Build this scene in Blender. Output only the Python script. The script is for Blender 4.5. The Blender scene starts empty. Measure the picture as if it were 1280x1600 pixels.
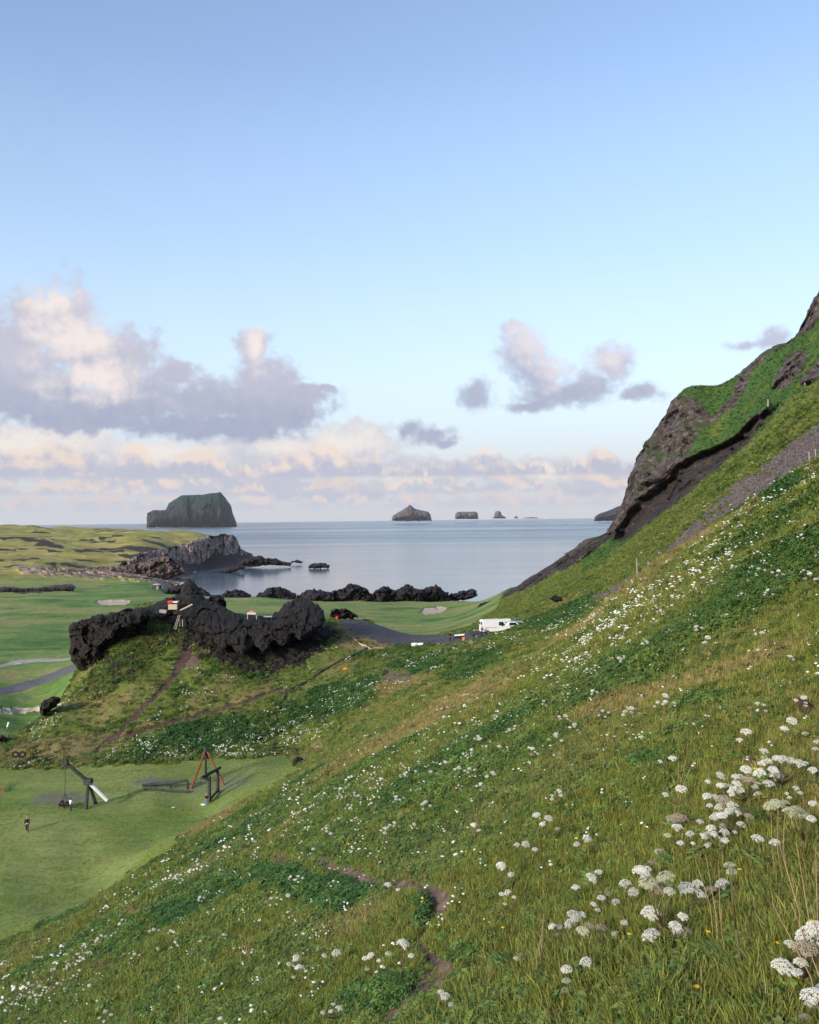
import bpy, bmesh, math, random
import numpy as np
from mathutils import Vector, Matrix
random.seed(7)
RNG = np.random.default_rng(11)
SC = bpy.context.scene
COL = SC.collection
R = math.radians

# ------------------------------------------------------------------ camera
ZC = 46.0                                   # eye height above the sea
FPX = 1386.0                                # focal length in photo pixels (photo 1280 x 1600)
ROLL, HOR = 0.012, 811.5
pitch = math.atan((HOR - 800.0) / FPX)
_rt, _fw = np.array([1.0, 0, 0]), np.array([0, math.cos(pitch), math.sin(pitch)])
_up = np.array([0, -math.sin(pitch), math.cos(pitch)])
CX = _rt * math.cos(ROLL) - _up * math.sin(ROLL)
CY = _rt * math.sin(ROLL) + _up * math.cos(ROLL)
CF = _fw
cam_data = bpy.data.cameras.new('camera')
cam = bpy.data.objects.new('camera', cam_data)
COL.objects.link(cam)
cam.matrix_world = Matrix(((CX[0], CY[0], -CF[0], 0), (CX[1], CY[1], -CF[1], 0), (CX[2], CY[2], -CF[2], ZC), (0, 0, 0, 1)))
cam_data.sensor_fit = 'VERTICAL'
cam_data.sensor_height = 36.0
cam_data.lens = FPX / 1600.0 * 36.0
cam_data.clip_start, cam_data.clip_end = 0.1, 200000.0
SC.camera = cam

# ------------------------------------------------------------------ sky, sun, exposure
SUN_EL, SUN_AZ = R(20.0), R(217.0)          # azimuth measured clockwise from +Y
world = bpy.data.worlds.new('World')
SC.world = world
world.use_nodes = True
sun_data = bpy.data.lights.new('sun', 'SUN')
sun_data.energy, sun_data.angle, sun_data.color = 2.0, R(9.0), (1.0, 0.86, 0.68)
sun = bpy.data.objects.new('sun', sun_data)
COL.objects.link(sun)
to_sun = Vector((math.sin(SUN_AZ) * math.cos(SUN_EL), math.cos(SUN_AZ) * math.cos(SUN_EL), math.sin(SUN_EL)))
sun.rotation_euler = to_sun.to_track_quat('Z', 'Y').to_euler()
SC.view_settings.view_transform = 'Standard'
SC.view_settings.look = 'None'
SC.view_settings.gamma = 1.0
SC.view_settings.use_curve_mapping = False
SC.view_settings.exposure = 1.38
SC.cycles.max_bounces = 5
SC.cycles.diffuse_bounces = 3
SC.cycles.transparent_max_bounces = 6
SC.cycles.use_denoising = True
SC.cycles.caustics_reflective = False
SC.cycles.caustics_refractive = False

# ------------------------------------------------------------------ node helpers
class NT:
    """small wrapper to write node trees briefly"""
    def __init__(self, tree):
        self.t = tree; self.n = tree.nodes; self.l = tree.links
    def new(self, kind, **kw):
        nd = self.n.new(kind)
        for k, v in kw.items():
            setattr(nd, k, v)
        return nd
    def put(self, sock, v):
        if isinstance(v, bpy.types.NodeSocket):
            self.l.new(v, sock)
        elif v is not None:
            if hasattr(sock, 'default_value'):
                dv = sock.default_value
                if hasattr(dv, '__len__') and not hasattr(v, '__len__'):
                    v = [v] * len(dv)
                if hasattr(dv, '__len__') and len(dv) == 4 and len(v) == 3:
                    v = (*v, 1.0)
                sock.default_value = v
    def math(self, op, a, b=None, c=None, clamp=False):
        nd = self.new('ShaderNodeMath', operation=op, use_clamp=clamp)
        self.put(nd.inputs[0], a); self.put(nd.inputs[1], b)
        if c is not None: self.put(nd.inputs[2], c)
        return nd.outputs[0]
    def vec(self, op, a, b=None, c=None):
        nd = self.new('ShaderNodeVectorMath', operation=op)
        self.put(nd.inputs[0], a)
        if b is not None:
            self.put(nd.inputs[3 if op == 'SCALE' else 1], b)
        if c is not None: self.put(nd.inputs[2], c)
        return nd.outputs['Value'] if op in ('DOT_PRODUCT', 'LENGTH', 'DISTANCE') else nd.outputs[0]
    def mix(self, f, a, b, blend='MIX'):
        nd = self.new('ShaderNodeMix', data_type='RGBA', blend_type=blend)
        nd.clamp_factor = True
        self.put(nd.inputs[0], f); self.put(nd.inputs[6], a); self.put(nd.inputs[7], b)
        return nd.outputs[2]
    def noise(self, vec, scale, detail=4, rough=0.55, dist=0.0, lac=2.0):
        nd = self.new('ShaderNodeTexNoise')
        if vec is not None: self.l.new(vec, nd.inputs['Vector'])
        self.put(nd.inputs['Scale'], scale); self.put(nd.inputs['Detail'], detail)
        self.put(nd.inputs['Roughness'], rough); self.put(nd.inputs['Distortion'], dist); self.put(nd.inputs['Lacunarity'], lac)
        return nd.outputs[0]
    def ss(self, x, lo, hi, a=0.0, b=1.0, smooth=True):
        nd = self.new('ShaderNodeMapRange', interpolation_type='SMOOTHSTEP' if smooth else 'LINEAR')
        for i, v in enumerate((x, lo, hi, a, b)): self.put(nd.inputs[i], v)
        return nd.outputs[0]
    def ramp(self, x, stops, interp='LINEAR'):
        nd = self.new('ShaderNodeValToRGB')
        cr = nd.color_ramp; cr.interpolation = interp
        while len(cr.elements) < len(stops): cr.elements.new(0.5)
        for e, (p, c) in zip(cr.elements, stops):
            e.position = p; e.color = (*c, 1) if len(c) == 3 else c
        self.l.new(x, nd.inputs[0])
        return nd.outputs[0]
    def attr(self, name, kind='GEOMETRY'):
        nd = self.new('ShaderNodeAttribute', attribute_type=kind); nd.attribute_name = name
        return nd
    def pos(self):
        return self.new('ShaderNodeNewGeometry').outputs['Position']

MATS = {}
def material(name, build):
    m = bpy.data.materials.new(name); m.use_nodes = True
    nt = NT(m.node_tree)
    bs = nt.n['Principled BSDF']
    bs.inputs['Specular IOR Level'].default_value = 0.25
    bs.inputs['Roughness'].default_value = 0.8
    build(nt, bs)
    MATS[name] = m
    return m
def plain(name, col, rough=0.7, metal=0.0, var=0.25, scale=8.0):
    def b(nt, bs):
        tc = nt.new('ShaderNodeTexCoord').outputs['Object']
        n = nt.noise(tc, scale, 5, 0.6)
        f = nt.ss(n, 0.3, 0.7, 1.0 - var, 1.0 + var)
        nt.l.new(nt.vec('SCALE', nt.mix(0.0, col, col), f), bs.inputs['Base Color'])
        bs.inputs['Roughness'].default_value = rough
        bs.inputs['Metallic'].default_value = metal
    return material(name, b)

# ------------------------------------------------------------------ object helpers
def tag(o, label=None, cat=None, group=None, kind=None):
    if label: o['label'] = label
    if cat: o['category'] = cat
    if group: o['group'] = group
    if kind: o['kind'] = kind
    return o
def link(name, me, mat=None, parent=None, loc=None):
    me.name = name
    o = bpy.data.objects.new(name, me); COL.objects.link(o)
    if mat is not None and not me.materials: me.materials.append(mat)
    if parent is not None: o.parent = parent
    if loc is not None: o.location = loc
    return o
def empty(name, loc=(0, 0, 0), rz=0.0, **kw):
    o = bpy.data.objects.new(name, None); COL.objects.link(o)
    o.empty_display_size = 0.3
    o.location = loc; o.rotation_euler = (0, 0, rz)
    return tag(o, **kw)
def from_np(name, V, Fq, mat=None, smooth=True, attrs=None, parent=None):
    me = bpy.data.meshes.new(name)
    V = np.asarray(V, dtype=np.float32); Fq = np.asarray(Fq, dtype=np.int32)
    k = Fq.shape[1]
    me.vertices.add(len(V)); me.vertices.foreach_set('co', V.ravel())
    me.loops.add(Fq.size); me.loops.foreach_set('vertex_index', Fq.ravel())
    me.polygons.add(len(Fq)); me.polygons.foreach_set('loop_start', np.arange(0, Fq.size, k, dtype=np.int32))
    me.polygons.foreach_set('use_smooth', np.full(len(Fq), smooth))
    for nm, a in (attrs or {}).items():
        at_ = me.attributes.new(nm, 'FLOAT', 'POINT'); at_.data.foreach_set('value', np.asarray(a, dtype=np.float32))
    me.update(calc_edges=True)
    return link(name, me, mat, parent)

# ------------------------------------------------------------------ numpy noise
_P = RNG.permutation(65536).astype(np.int64)
def _hash(ix, iy, iz):
    return _P[(_P[(_P[ix & 65535] + iy) & 65535] + iz) & 65535]
def vnoise(x, y, z=None):
    """smooth value noise in [-1, 1]"""
    x = np.asarray(x, float); y = np.asarray(y, float)
    z = np.zeros_like(x) if z is None else np.asarray(z, float)
    ix, iy, iz = np.floor(x).astype(np.int64), np.floor(y).astype(np.int64), np.floor(z).astype(np.int64)
    fx, fy, fz = x - ix, y - iy, z - iz
    sx, sy, sz = (t * t * t * (t * (t * 6 - 15) + 10) for t in (fx, fy, fz))
    out = 0
    for dx in (0, 1):
        for dy in (0, 1):
            for dz in (0, 1):
                h = _hash(ix + dx, iy + dy, iz + dz) / 32767.5 - 1.0
                out = out + h * (sx if dx else 1 - sx) * (sy if dy else 1 - sy) * (sz if dz else 1 - sz)
    return out
def fbm(x, y, z=None, octv=4, gain=0.5, lac=2.03, ridge=False):
    s, a, t = 0, 1.0, 0.0
    for i in range(octv):
        n = vnoise(x * lac ** i + 17.3 * i, y * lac ** i - 9.1 * i, None if z is None else z * lac ** i + 4.7 * i)
        if ridge: n = 1 - 2 * np.abs(n)
        s = s + a * n; t += a; a *= gain
    return s / t
def facet(x, y, seed=0.0):
    """broken blocks: every cell of a jittered grid is a plane with its own tilt and height"""
    x = np.asarray(x, float); y = np.asarray(y, float)
    ix, iy = np.floor(x).astype(np.int64), np.floor(y).astype(np.int64)
    best = np.full(x.shape, 9.0); out = np.zeros(x.shape); sd = int(seed * 131) + 7
    for dx in (-1, 0, 1):
        for dy in (-1, 0, 1):
            cx, cy = ix + dx, iy + dy
            h = [_hash(cx, cy, np.full_like(cx, sd + k)) / 65535.0 for k in range(5)]
            ox, oy = x - cx - h[0], y - cy - h[1]
            d = ox * ox + oy * oy
            v = (h[2] - 0.5) * 1.3 + (h[3] - 0.5) * 1.6 * ox + (h[4] - 0.5) * 1.6 * oy
            m = d < best
            out = np.where(m, v, out); best = np.where(m, d, best)
    return out
def sstep(a, b, x):
    t = np.clip((x - a) / (b - a), 0, 1)
    return t * t * (3 - 2 * t)

# ------------------------------------------------------------------ pixel <-> world
def pix(px, py, y):
    """point on the sight line of a photo pixel, y metres ahead"""
    d = (CF + (px - 640) / FPX * CX - (py - 800) / FPX * CY)
    d = d * (y / d[1])
    return np.array([d[0], d[1], d[2] + ZC])
def project(P):
    Q = np.asarray(P, float) - np.array([0, 0, ZC])
    w = np.maximum(Q @ CF, 1e-3)
    return 640 + FPX * (Q @ CX) / w, 800 - FPX * (Q @ CY) / w

# ------------------------------------------------------------------ terrain heights
# surveyed profile lines: bearing (as photo column), then (metres ahead, photo row)
PROFILES = {
 0:   [(15,1605),(25,1543),(40,1507),(52,1492),(60,1480),(70,1395),(83,1303),(95,1243),(106,1198),(116,1168),(124,1156),(136,1160),(155,1142),(180,1096),(220,1046),(265,1007),(330,970),(400,944),(470,926),(560,909),(640,890),(720,870),(800,851),(900,834),(1000,826),(1150,824)],
 80:  [(12,1605),(25,1492),(40,1456),(55,1440),(66,1430),(80,1320),(92,1254),(106,1198),(113,1172),(122,1130),(128,1112),(140,1120),(165,1120),(195,1073),(225,1040),(265,1006),(330,970),(400,943),(470,925),(560,908),(640,892),(720,874),(800,854),(900,838),(1000,829),(1150,826)],
 160: [(10,1586),(15,1508),(25,1445),(40,1415),(57,1406),(69,1400),(80,1320),(92,1254),(106,1196),(112,1175),(120,1140),(130,1088),(138,1050),(145,1015),(150,990),(157,980),(168,990),(185,1010),(215,1025),(265,1005),(330,970),(400,942),(470,925),(540,912),(600,905),(650,899),(720,885),(800,862),(900,843),(1000,829),(1150,828)],
 240: [(8,1616),(12,1490),(20,1400),(35,1352),(55,1334),(72,1326),(80,1318),(92,1252),(104,1202),(110,1178),(120,1130),(130,1080),(138,1040),(145,1005),(150,972),(158,948),(168,952),(185,985),(215,1005),(265,1000),(330,968),(400,940),(470,924),(560,908),(600,905),(640,907),(680,912),(720,896),(760,880),(800,865),(850,852),(950,835),(1050,833),(1200,838)],
 320: [(7,1591),(10,1490),(15,1411),(25,1349),(40,1315),(60,1300),(78,1292),(85,1287),(96,1235),(106,1193),(112,1172),(122,1125),(132,1075),(140,1035),(148,995),(153,968),(160,952),(170,958),(190,990),(230,1000),(270,995),(330,964),(400,940),(440,931),(470,936),(520,949),(560,940),(700,915),(830,898),(870,886),(900,870),(930,852),(960,840),(1050,838),(1200,845)],
 400: [(5.6,1600),(8,1510),(12,1418),(20,1335),(35,1280),(55,1256),(78,1240),(95,1222),(105,1190),(110,1178),(120,1130),(130,1082),(140,1045),(150,1000),(157,975),(164,966),(175,970),(200,990),(250,990),(330,962),(390,943),(435,933),(480,942),(520,947),(700,913),(900,891),(1200,872)],
 480: [(5.2,1600),(6,1550),(8,1452),(12,1354),(20,1278),(35,1232),(50,1218),(75,1205),(93,1195),(104,1185),(111,1170),(122,1115),(136,1062),(148,1015),(158,980),(165,970),(178,972),(205,990),(250,985),(330,960),(390,945),(430,937),(470,947),(520,948),(700,912),(900,890),(1200,869)],
 560: [(4.8,1600),(6,1500),(8,1402),(12,1306),(20,1230),(35,1186),(50,1170),(70,1155),(92,1135),(112,1095),(130,1060),(146,1025),(156,1000),(166,982),(185,968),(200,972),(230,985),(280,982),(330,962),(390,945),(420,938),(460,948),(520,947),(700,911),(1200,868)],
 640: [(4.4,1600),(6,1450),(8,1355),(12,1262),(20,1186),(35,1148),(55,1125),(80,1100),(105,1070),(130,1038),(150,1013),(160,1004),(180,992),(196,992),(230,992),(280,982),(330,963),(390,946),(420,940),(460,950),(520,948),(700,910),(1200,867)],
 720: [(4.1,1600),(6,1402),(8,1306),(12,1214),(20,1145),(35,1105),(52,1085),(80,1063),(105,1038),(130,1015),(148,1002),(158,998),(170,990),(190,985),(230,980),(280,970),(330,957),(370,945),(400,938),(440,948),(520,948),(700,909),(1200,866)],
 800: [(3.8,1595),(6,1357),(8,1260),(12,1170),(20,1103),(35,1064),(50,1048),(75,1032),(100,1014),(130,997),(150,986),(162,980),(180,968),(220,950),(270,936),(330,921),(350,919),(390,945),(440,965),(520,950),(700,908),(1200,865)],
 880: [(3.4,1595),(5,1400),(8,1210),(12,1115),(20,1050),(33,1018),(46,1004),(64,1003),(85,1000),(110,992),(140,972),(165,950),(200,920),(240,895),(275,875),(295,868),(320,890),(380,945),(440,970),(520,950),(700,907),(1200,864)],
 960: [(3,1640),(4,1456),(6,1262),(8,1165),(12,1067),(20,995),(33,955),(45,940),(58,938),(80,945),(110,940),(140,925),(166,908),(195,878),(222,845),(240,822),(258,822),(300,870),(380,950),(440,970),(520,950),(700,906),(1200,863)],
 840: [(240,925),(285,903),(312,893),(330,900),(370,935)],
 920: [(200,897),(230,872),(255,850),(272,840),(290,850),(330,885),(380,945)],
 1000:[(195,845),(218,803),(235,760),(252,712),(268,716),(300,775)],
 1060:[(195,795),(220,740),(240,690),(256,640),(268,618),(290,628),(330,720)],
 1160:[(225,660),(245,610),(264,582),(290,590)],
 1240:[(205,590),(228,552),(250,527),(272,533)],
 1254:[(205,588),(226,548),(246,518),(270,522)],
 1264:[(205,578),(224,528),(238,486),(268,480)],
 1040:[(2.8,1590),(4,1405),(6,1210),(8,1114),(12,1015),(20,940),(32,900),(45,878),(56,876),(80,885),(105,880),(130,868),(160,842),(190,805),(222,765),(240,722),(256,680),(266,655),(290,665),(330,760),(400,930),(520,965),(700,906)],
 1120:[(3,1557),(4,1360),(6,1163),(8,1066),(12,968),(20,890),(30,852),(44,826),(56,823),(72,830),(92,835),(112,826),(132,812),(155,790),(190,742),(225,695),(245,650),(262,610),(285,605),(340,680),(430,860),(560,950),(700,905)],
 1200:[(2.7,1560),(4,1310),(6,1115),(8,1017),(12,920),(20,840),(30,800),(46,772),(60,768),(80,776),(100,774),(120,760),(140,745),(165,715),(195,665),(216,628),(240,586),(262,548),(290,556),(350,610),(440,800),(600,920)],
 1280:[(2.5,1616),(3,1459),(4,1263),(6,1066),(8,968),(12,870),(20,791),(30,752),(45,726),(60,719),(76,724),(95,722),(115,705),(136,682),(165,640),(195,590),(220,520),(236,468),(270,462),(350,560),(460,760),(620,910)],
}
SLOPE_A, SLOPE_B, EYE = 0.593, -0.18, 1.7
ctl = []
for pxc, prof in PROFILES.items():
    for (yy, pyc) in prof:
        p = pix(pxc, pyc, yy); ctl.append((p[0] / yy, math.log(yy), (p[2] - ZC) / yy))
    u0 = (pxc - 640) / FPX
    for yy in (1.0, 1.8, 2.6):
        if prof[0][0] < 40 and yy < prof[0][0] * 0.8: ctl.append((u0, math.log(yy), SLOPE_A * u0 + SLOPE_B - EYE / yy))
    for yy in (1500, 2200):
        ctl.append((u0, math.log(yy), -62.0 / yy))
    if pxc >= 960: ctl.append((u0, math.log(900), -60.0 / 900))
for u0, prof in {-0.64: [(2,-.56-.85),(5,-.9),(15,-.673),(30,-.62),(46,-.605),(52,-.557),(70,-.414),(100,-.29),(125,-.24),(150,-.22),(200,-.18),(300,-.12),(400,-.09),(600,-.057),(800,-.0235),(1000,-.005),(1150,-.005),(1500,-.04),(2200,-.028)],
                 0.64: [(1,-1.5),(2.5,-.48),(4,-.225),(8,-.012),(15,.086),(30,.142),(60,.172),(80,.175),(100,.185),(136,.235),(190,.32),(230,.40),(300,.42),(400,.27),(550,.0),(700,-.08),(1000,-.06),(1500,-.04),(2200,-.028)],
                 0.95: [(1,-1.3),(2.5,-.30),(4,-.04),(8,.17),(15,.27),(30,.33),(60,.37),(100,.42),(136,.50),(190,.60),(240,.62),(300,.5),(400,.3),(550,.02),(700,-.08),(1000,-.06),(1500,-.04),(2200,-.028)]}.items():
    for (yy, vv) in prof: ctl.append((u0, math.log(yy), vv))
ctl = np.array(ctl)
KU = 6.0
def _tps(A, B):
    d2 = ((A[:, None, 0] - B[None, :, 0]) * KU) ** 2 + (A[:, None, 1] - B[None, :, 1]) ** 2 * 4.0
    return 0.5 * d2 * np.log(d2 + 1e-9)
_n = len(ctl)
_K = np.zeros((_n + 3, _n + 3)); _K[:_n, :_n] = _tps(ctl, ctl) + np.eye(_n) * 2e-3
_Pm = np.c_[np.ones(_n), ctl[:, 0] * KU, ctl[:, 1]]
_K[:_n, _n:] = _Pm; _K[_n:, :_n] = _Pm.T
_W = np.linalg.solve(_K, np.r_[ctl[:, 2], 0, 0, 0])
def h_survey(x, y):
    y = np.maximum(y, 0.8); u = np.clip(x / y, -0.66, 0.97); L = np.log(y)
    out = np.empty(x.shape); A = np.c_[u.ravel(), L.ravel()]; o = np.empty(len(A))
    for i in range(0, len(A), 20000):
        a = A[i:i + 20000]
        o[i:i + 20000] = _tps(a, ctl) @ _W[:_n] + _W[_n] + _W[_n + 1] * a[:, 0] * KU + _W[_n + 2] * a[:, 1]
    return o.reshape(x.shape) * y
def h_around(x, y):
    """the hill, valley and ridge beside and behind the viewpoint"""
    slope = SLOPE_A * x + SLOPE_B * np.clip(y, -60, 70) - EYE - 0.0015 * np.clip(y - 55, 0, 200) ** 2
    mtn = 150 - 0.78 * np.abs(x - 260) - 0.0016 * np.maximum(y - 150, 0) ** 2 + 6 * fbm(x / 60, y / 60)
    s = np.where(x > 0, np.maximum(np.minimum(slope, 160 - 0.3 * np.abs(x - 260)), mtn - 40 * (x < 60)), slope)
    floor = -29 - 7 * sstep(120, 200, np.hypot(x, y)) + 0 * x
    s = np.where(x > 330, 150 - 0.6 * (x - 260) - 0.0016 * np.maximum(y - 150, 0) ** 2, s)
    z = np.maximum(s, floor)
    rr = np.hypot(x, y)
    return np.where(rr > 1150, np.minimum(z, z * (1 - sstep(1150, 1500, rr)) - 62 * sstep(1150, 1500, rr)), z)
def build_grid():
    half = R(27.5)
    th_in = np.linspace(-half, half, 720)
    th_l = np.linspace(-math.pi, -half, 90, endpoint=False)
    th_r = np.linspace(half, math.pi, 91)[1:]
    th = np.r_[th_l, th_in, th_r]
    key = np.array([0.7, 2.2, 3.0, 30, 95, 105, 170, 178, 203, 207, 280, 286, 320, 1050, 1100, 2100])
    wt = np.array([0.25, 0.6, 1.25, 1.0, 1.1, 4.0, 4.0, 1.6, 1.8, 7.0, 7.0, 2.2, 1.7, 1.8, 0.35, 0.3])
    s = np.linspace(math.log(0.7), math.log(2100), 20000)
    w = np.interp(s, np.log(key), wt); c = np.cumsum(w); c = (c - c[0]) / (c[-1] - c[0])
    rr = np.exp(np.interp(np.linspace(0, 1, 760), c, s))
    return th, rr
TH, RR = build_grid()
T2, R2 = np.meshgrid(TH, RR)                 # rows = radius, columns = bearing
GX, GY = R2 * np.sin(T2), R2 * np.cos(T2)
wgt = sstep(R(44), R(29), -T2) * sstep(R(42), R(29), T2)
GZ = h_around(GX, GY)
m_ = wgt > 0
GZ[m_] = GZ[m_] * (1 - wgt[m_]) + h_survey(GX[m_], GY[m_]) * wgt[m_]
SEA = -ZC
_pb = 640 + FPX * np.tan(np.clip(T2, -1.2, 1.2))
open_sea = (R2 > 505) & (np.abs(T2) < R(50)) & (((_pb > 395) & (_pb < 830)) | ((_pb >= 830) & (R2 > 640)))
GZ = np.where(open_sea, np.minimum(GZ, SEA - 8), GZ)
PX, PY = project(np.c_[GX.ravel(), GY.ravel(), GZ.ravel() + ZC]); PX = PX.reshape(GX.shape); PY = PY.reshape(GX.shape)

# --- polygons in photo columns/rows, limited to a span of distance, mark what covers the ground
def in_poly(px, py, poly):
    poly = np.asarray(poly, float); inside = np.zeros(px.shape, bool)
    j = len(poly) - 1
    for i in range(len(poly)):
        xi, yi = poly[i]; xj, yj = poly[j]
        c = ((yi > py) != (yj > py)) & (px < (xj - xi) * (py - yi) / (yj - yi + 1e-12) + xi)
        inside ^= c; j = i
    return inside
def near_line(px, py, pts, ws):
    """0..1 closeness to a polyline with a half width per point"""
    best = np.full(px.shape, 9.0)
    for (a, b, wa, wb) in zip(pts[:-1], pts[1:], ws[:-1], ws[1:]):
        ax, ay = a; bx, by = b
        t = np.clip(((px - ax) * (bx - ax) + (py - ay) * (by - ay)) / ((bx - ax) ** 2 + (by - ay) ** 2), 0, 1)
        d = np.hypot(px - ax - t * (bx - ax), py - ay - t * (by - ay)) / (wa + t * (wb - wa))
        best = np.minimum(best, d)
    return best
JX = PX + 5 * fbm(PX / 13, PY / 9, R2 * 0 + 1.5, 3); JY = PY + 4 * fbm(PX / 15, PY / 9, R2 * 0 + 7.5, 3)   # uneven edges
front = np.abs(T2) < R(60)
def zone(poly, lo, hi, jitter=True):
    return in_poly(JX if jitter else PX, JY if jitter else PY, poly) & (R2 > lo) & (R2 < hi) & front
CLIFF_POLY = [(780,938),(800,912),(850,880),(905,848),(950,815),(975,770),(995,720),(1020,680),(1055,622),(1072,614),(1092,626),(1108,645),(1098,655),(1130,640),(1150,600),(1160,580),(1175,552),(1200,548),(1250,510),(1255,470),(1290,440),(1290,490),(1262,520),(1200,556),(1178,580),(1164,604),(1150,632),(1125,655),(1098,672),(1085,692),(1072,708),(1085,715),(1140,690),(1180,650),(1218,630),(1160,690),(1090,738),(1020,790),(960,838),(900,880),(850,905),(815,925)]
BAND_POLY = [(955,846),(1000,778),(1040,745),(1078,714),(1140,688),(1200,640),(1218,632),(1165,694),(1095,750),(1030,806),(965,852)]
CRAG_POLY = [(1205,612),(1222,575),(1245,550),(1262,548),(1258,575),(1240,592),(1222,610)]
CRAG2_POLY = [(1245,600),(1290,555),(1290,590),(1262,602)]
SCREE_POLY = [(1290,655),(1290,722),(1200,775),(1100,850),(1020,905),(960,935),(925,945),(930,935),(1000,897),(1060,838),(1110,795),(1190,730)]
is_cliff = zone(CLIFF_POLY, 205, 420) | zone(CRAG_POLY, 195, 300) | zone(CRAG2_POLY, 185, 300)
# skyline rows that stick out above the traced outline are still rock
_tongue = 8 * fbm((PX + PY) / 60, (PX - PY) / 9, R2 * 0 + 3.3, 4)
is_scree = in_poly(JX + _tongue, JY + _tongue, SCREE_POLY) & (R2 > 88) & (R2 < 235) & front
is_scree &= fbm((PX + PY) / 80 + 9, (PX - PY) / 7, R2 * 0 + 8.1, 4) > -0.42
MEADOW_POLY = [(-60,1204),(100,1201),(200,1197),(330,1188),(440,1182),(468,1190),(455,1215),(400,1242),(330,1277),(290,1302),(262,1342),(190,1375),(100,1432),(0,1474),(-60,1490)]
is_meadow = in_poly(JX + 7 * vnoise(JX / 9, JY / 5, R2 * 0 + 2.2), JY + 3 * vnoise(JX / 7, JY / 5, R2 * 0 + 4.4), MEADOW_POLY) & (R2 > 45) & (R2 < 118) & front
ROAD_POLY = [(520,958),(548,966),(600,977),(650,986),(700,991),(748,988),(770,985),(768,996),(742,1001),(690,1008),(630,1008),(590,1004),(560,988),(530,974)]
is_road = zone(ROAD_POLY, 140, 215)
PATH_LINE = [(600,1600),(640,1570),(676,1532),(700,1512),(668,1486),(655,1470),(672,1435),(690,1408),(650,1385),(590,1370),(530,1358),(485,1345),(478,1338)]
PATH_W = [11, 8, 19, 13, 6, 3.5, 5, 12, 8, 6, 6, 6, 3]
is_path = (near_line(JX, JY, PATH_LINE, PATH_W) < 1) & (R2 < 20) & front
TRACK_A = ([(150,1172),(185,1145),(215,1115),(250,1080),(275,1050),(292,1020),(300,985)], [3,5,5,4,5,11,7])
TRACK_B = ([(170,1160),(240,1137),(330,1113),(395,1092),(440,1075)], [2.5,3.5,3.5,3,2])
is_track = (((near_line(JX, JY, *TRACK_A) < 1) | (near_line(JX, JY, *TRACK_B) < 1)) & (R2 > 108) & (R2 < 160) & front)
golf_r = (R2 > 178) & front & (T2 < R(5.8)) & (GZ < -27)
golf_r |= (R2 > 500) & front & (T2 < R(-3))
golf_r |= (R2 > 128) & front & (GZ < -31.5) & (T2 < R(-12))
BUNKERS = [([(655,957),(662,951),(690,948),(698,950),(688,957),(664,960)], 280, 420),
           ([(148,941),(152,938),(200,938),(203,940),(195,944),(155,944)], 330, 460),
           ([(-30,1108),(30,1106),(60,1106),(62,1110),(30,1113),(-30,1113)], 150, 230)]
is_bunker = [zone(p, a, b, False) for p, a, b in BUNKERS]
CART_A = ([(-20,1084),(40,1072),(80,1058),(115,1043)], [6,6,5.5,5])
CART_B = ([(-20,1046),(20,1036),(60,1032),(112,1029)], [2,2,2,2])
is_cart = (near_line(PX, PY, *CART_A) < 1) & (R2 > 165) & (R2 < 260) & front
is_cart_b = (near_line(PX, PY, *CART_B) < 1) & (R2 > 190) & (R2 < 270) & front
HEAD_POLY = [(205,905),(170,893),(205,878),(235,862),(270,858),(300,850),(318,838),(372,832),(395,880),(370,895),(300,915),(250,915)]
is_head = (zone([(20,890),(120,890),(210,884),(260,905),(330,905),(270,922),(215,908),(120,902),(40,898)], 560, 760))

# --- relief on top of the surveyed heights
def relief(x, y, r):
    b = 0.05 * fbm(x / 0.55, y / 0.55, octv=3) * sstep(1.2, 4, r)
    b = b + 0.10 * fbm(x / 1.7, y / 1.7 + 5, octv=3) * sstep(2, 8, r)
    b = b + 0.35 * fbm(x / 6, y / 5 + 9, octv=4) * sstep(12, 45, r)
    b = b + 0.9 * fbm(x / 22, y / 22 + 3, octv=4) * sstep(120, 260, r)
    return b
smooth_zone = is_meadow | is_road
rel = relief(GX, GY, R2)
soft = np.where(is_meadow | is_road, 0.12, 1.0)
soft = np.where(golf_r, 0.7, soft)
for _ in range(4):
    soft[1:-1, 1:-1] = (soft[:-2, 1:-1] + soft[2:, 1:-1] + soft[1:-1, :-2] + soft[1:-1, 2:] + soft[1:-1, 1:-1] * 2) / 6
lumpy = golf_r & (R2 > 560)
GZ = GZ + rel * soft + np.where(lumpy, 5.0 * np.maximum(fbm(GX / 40, GY / 28, octv=4), 0) * sstep(560, 700, R2), 0)
def blur(a, n):
    a = a.copy()
    for _ in range(n):
        a[1:-1, 1:-1] = (a[:-2, 1:-1] + a[2:, 1:-1] + a[1:-1, :-2] + a[1:-1, 2:]) / 4
    return a
GZ = GZ - 0.05 * blur(is_path.astype(float), 10) - 0.15 * blur(is_track.astype(float), 4)
for b in is_bunker: GZ = GZ - np.where(b, 0.5, 0)
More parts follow.
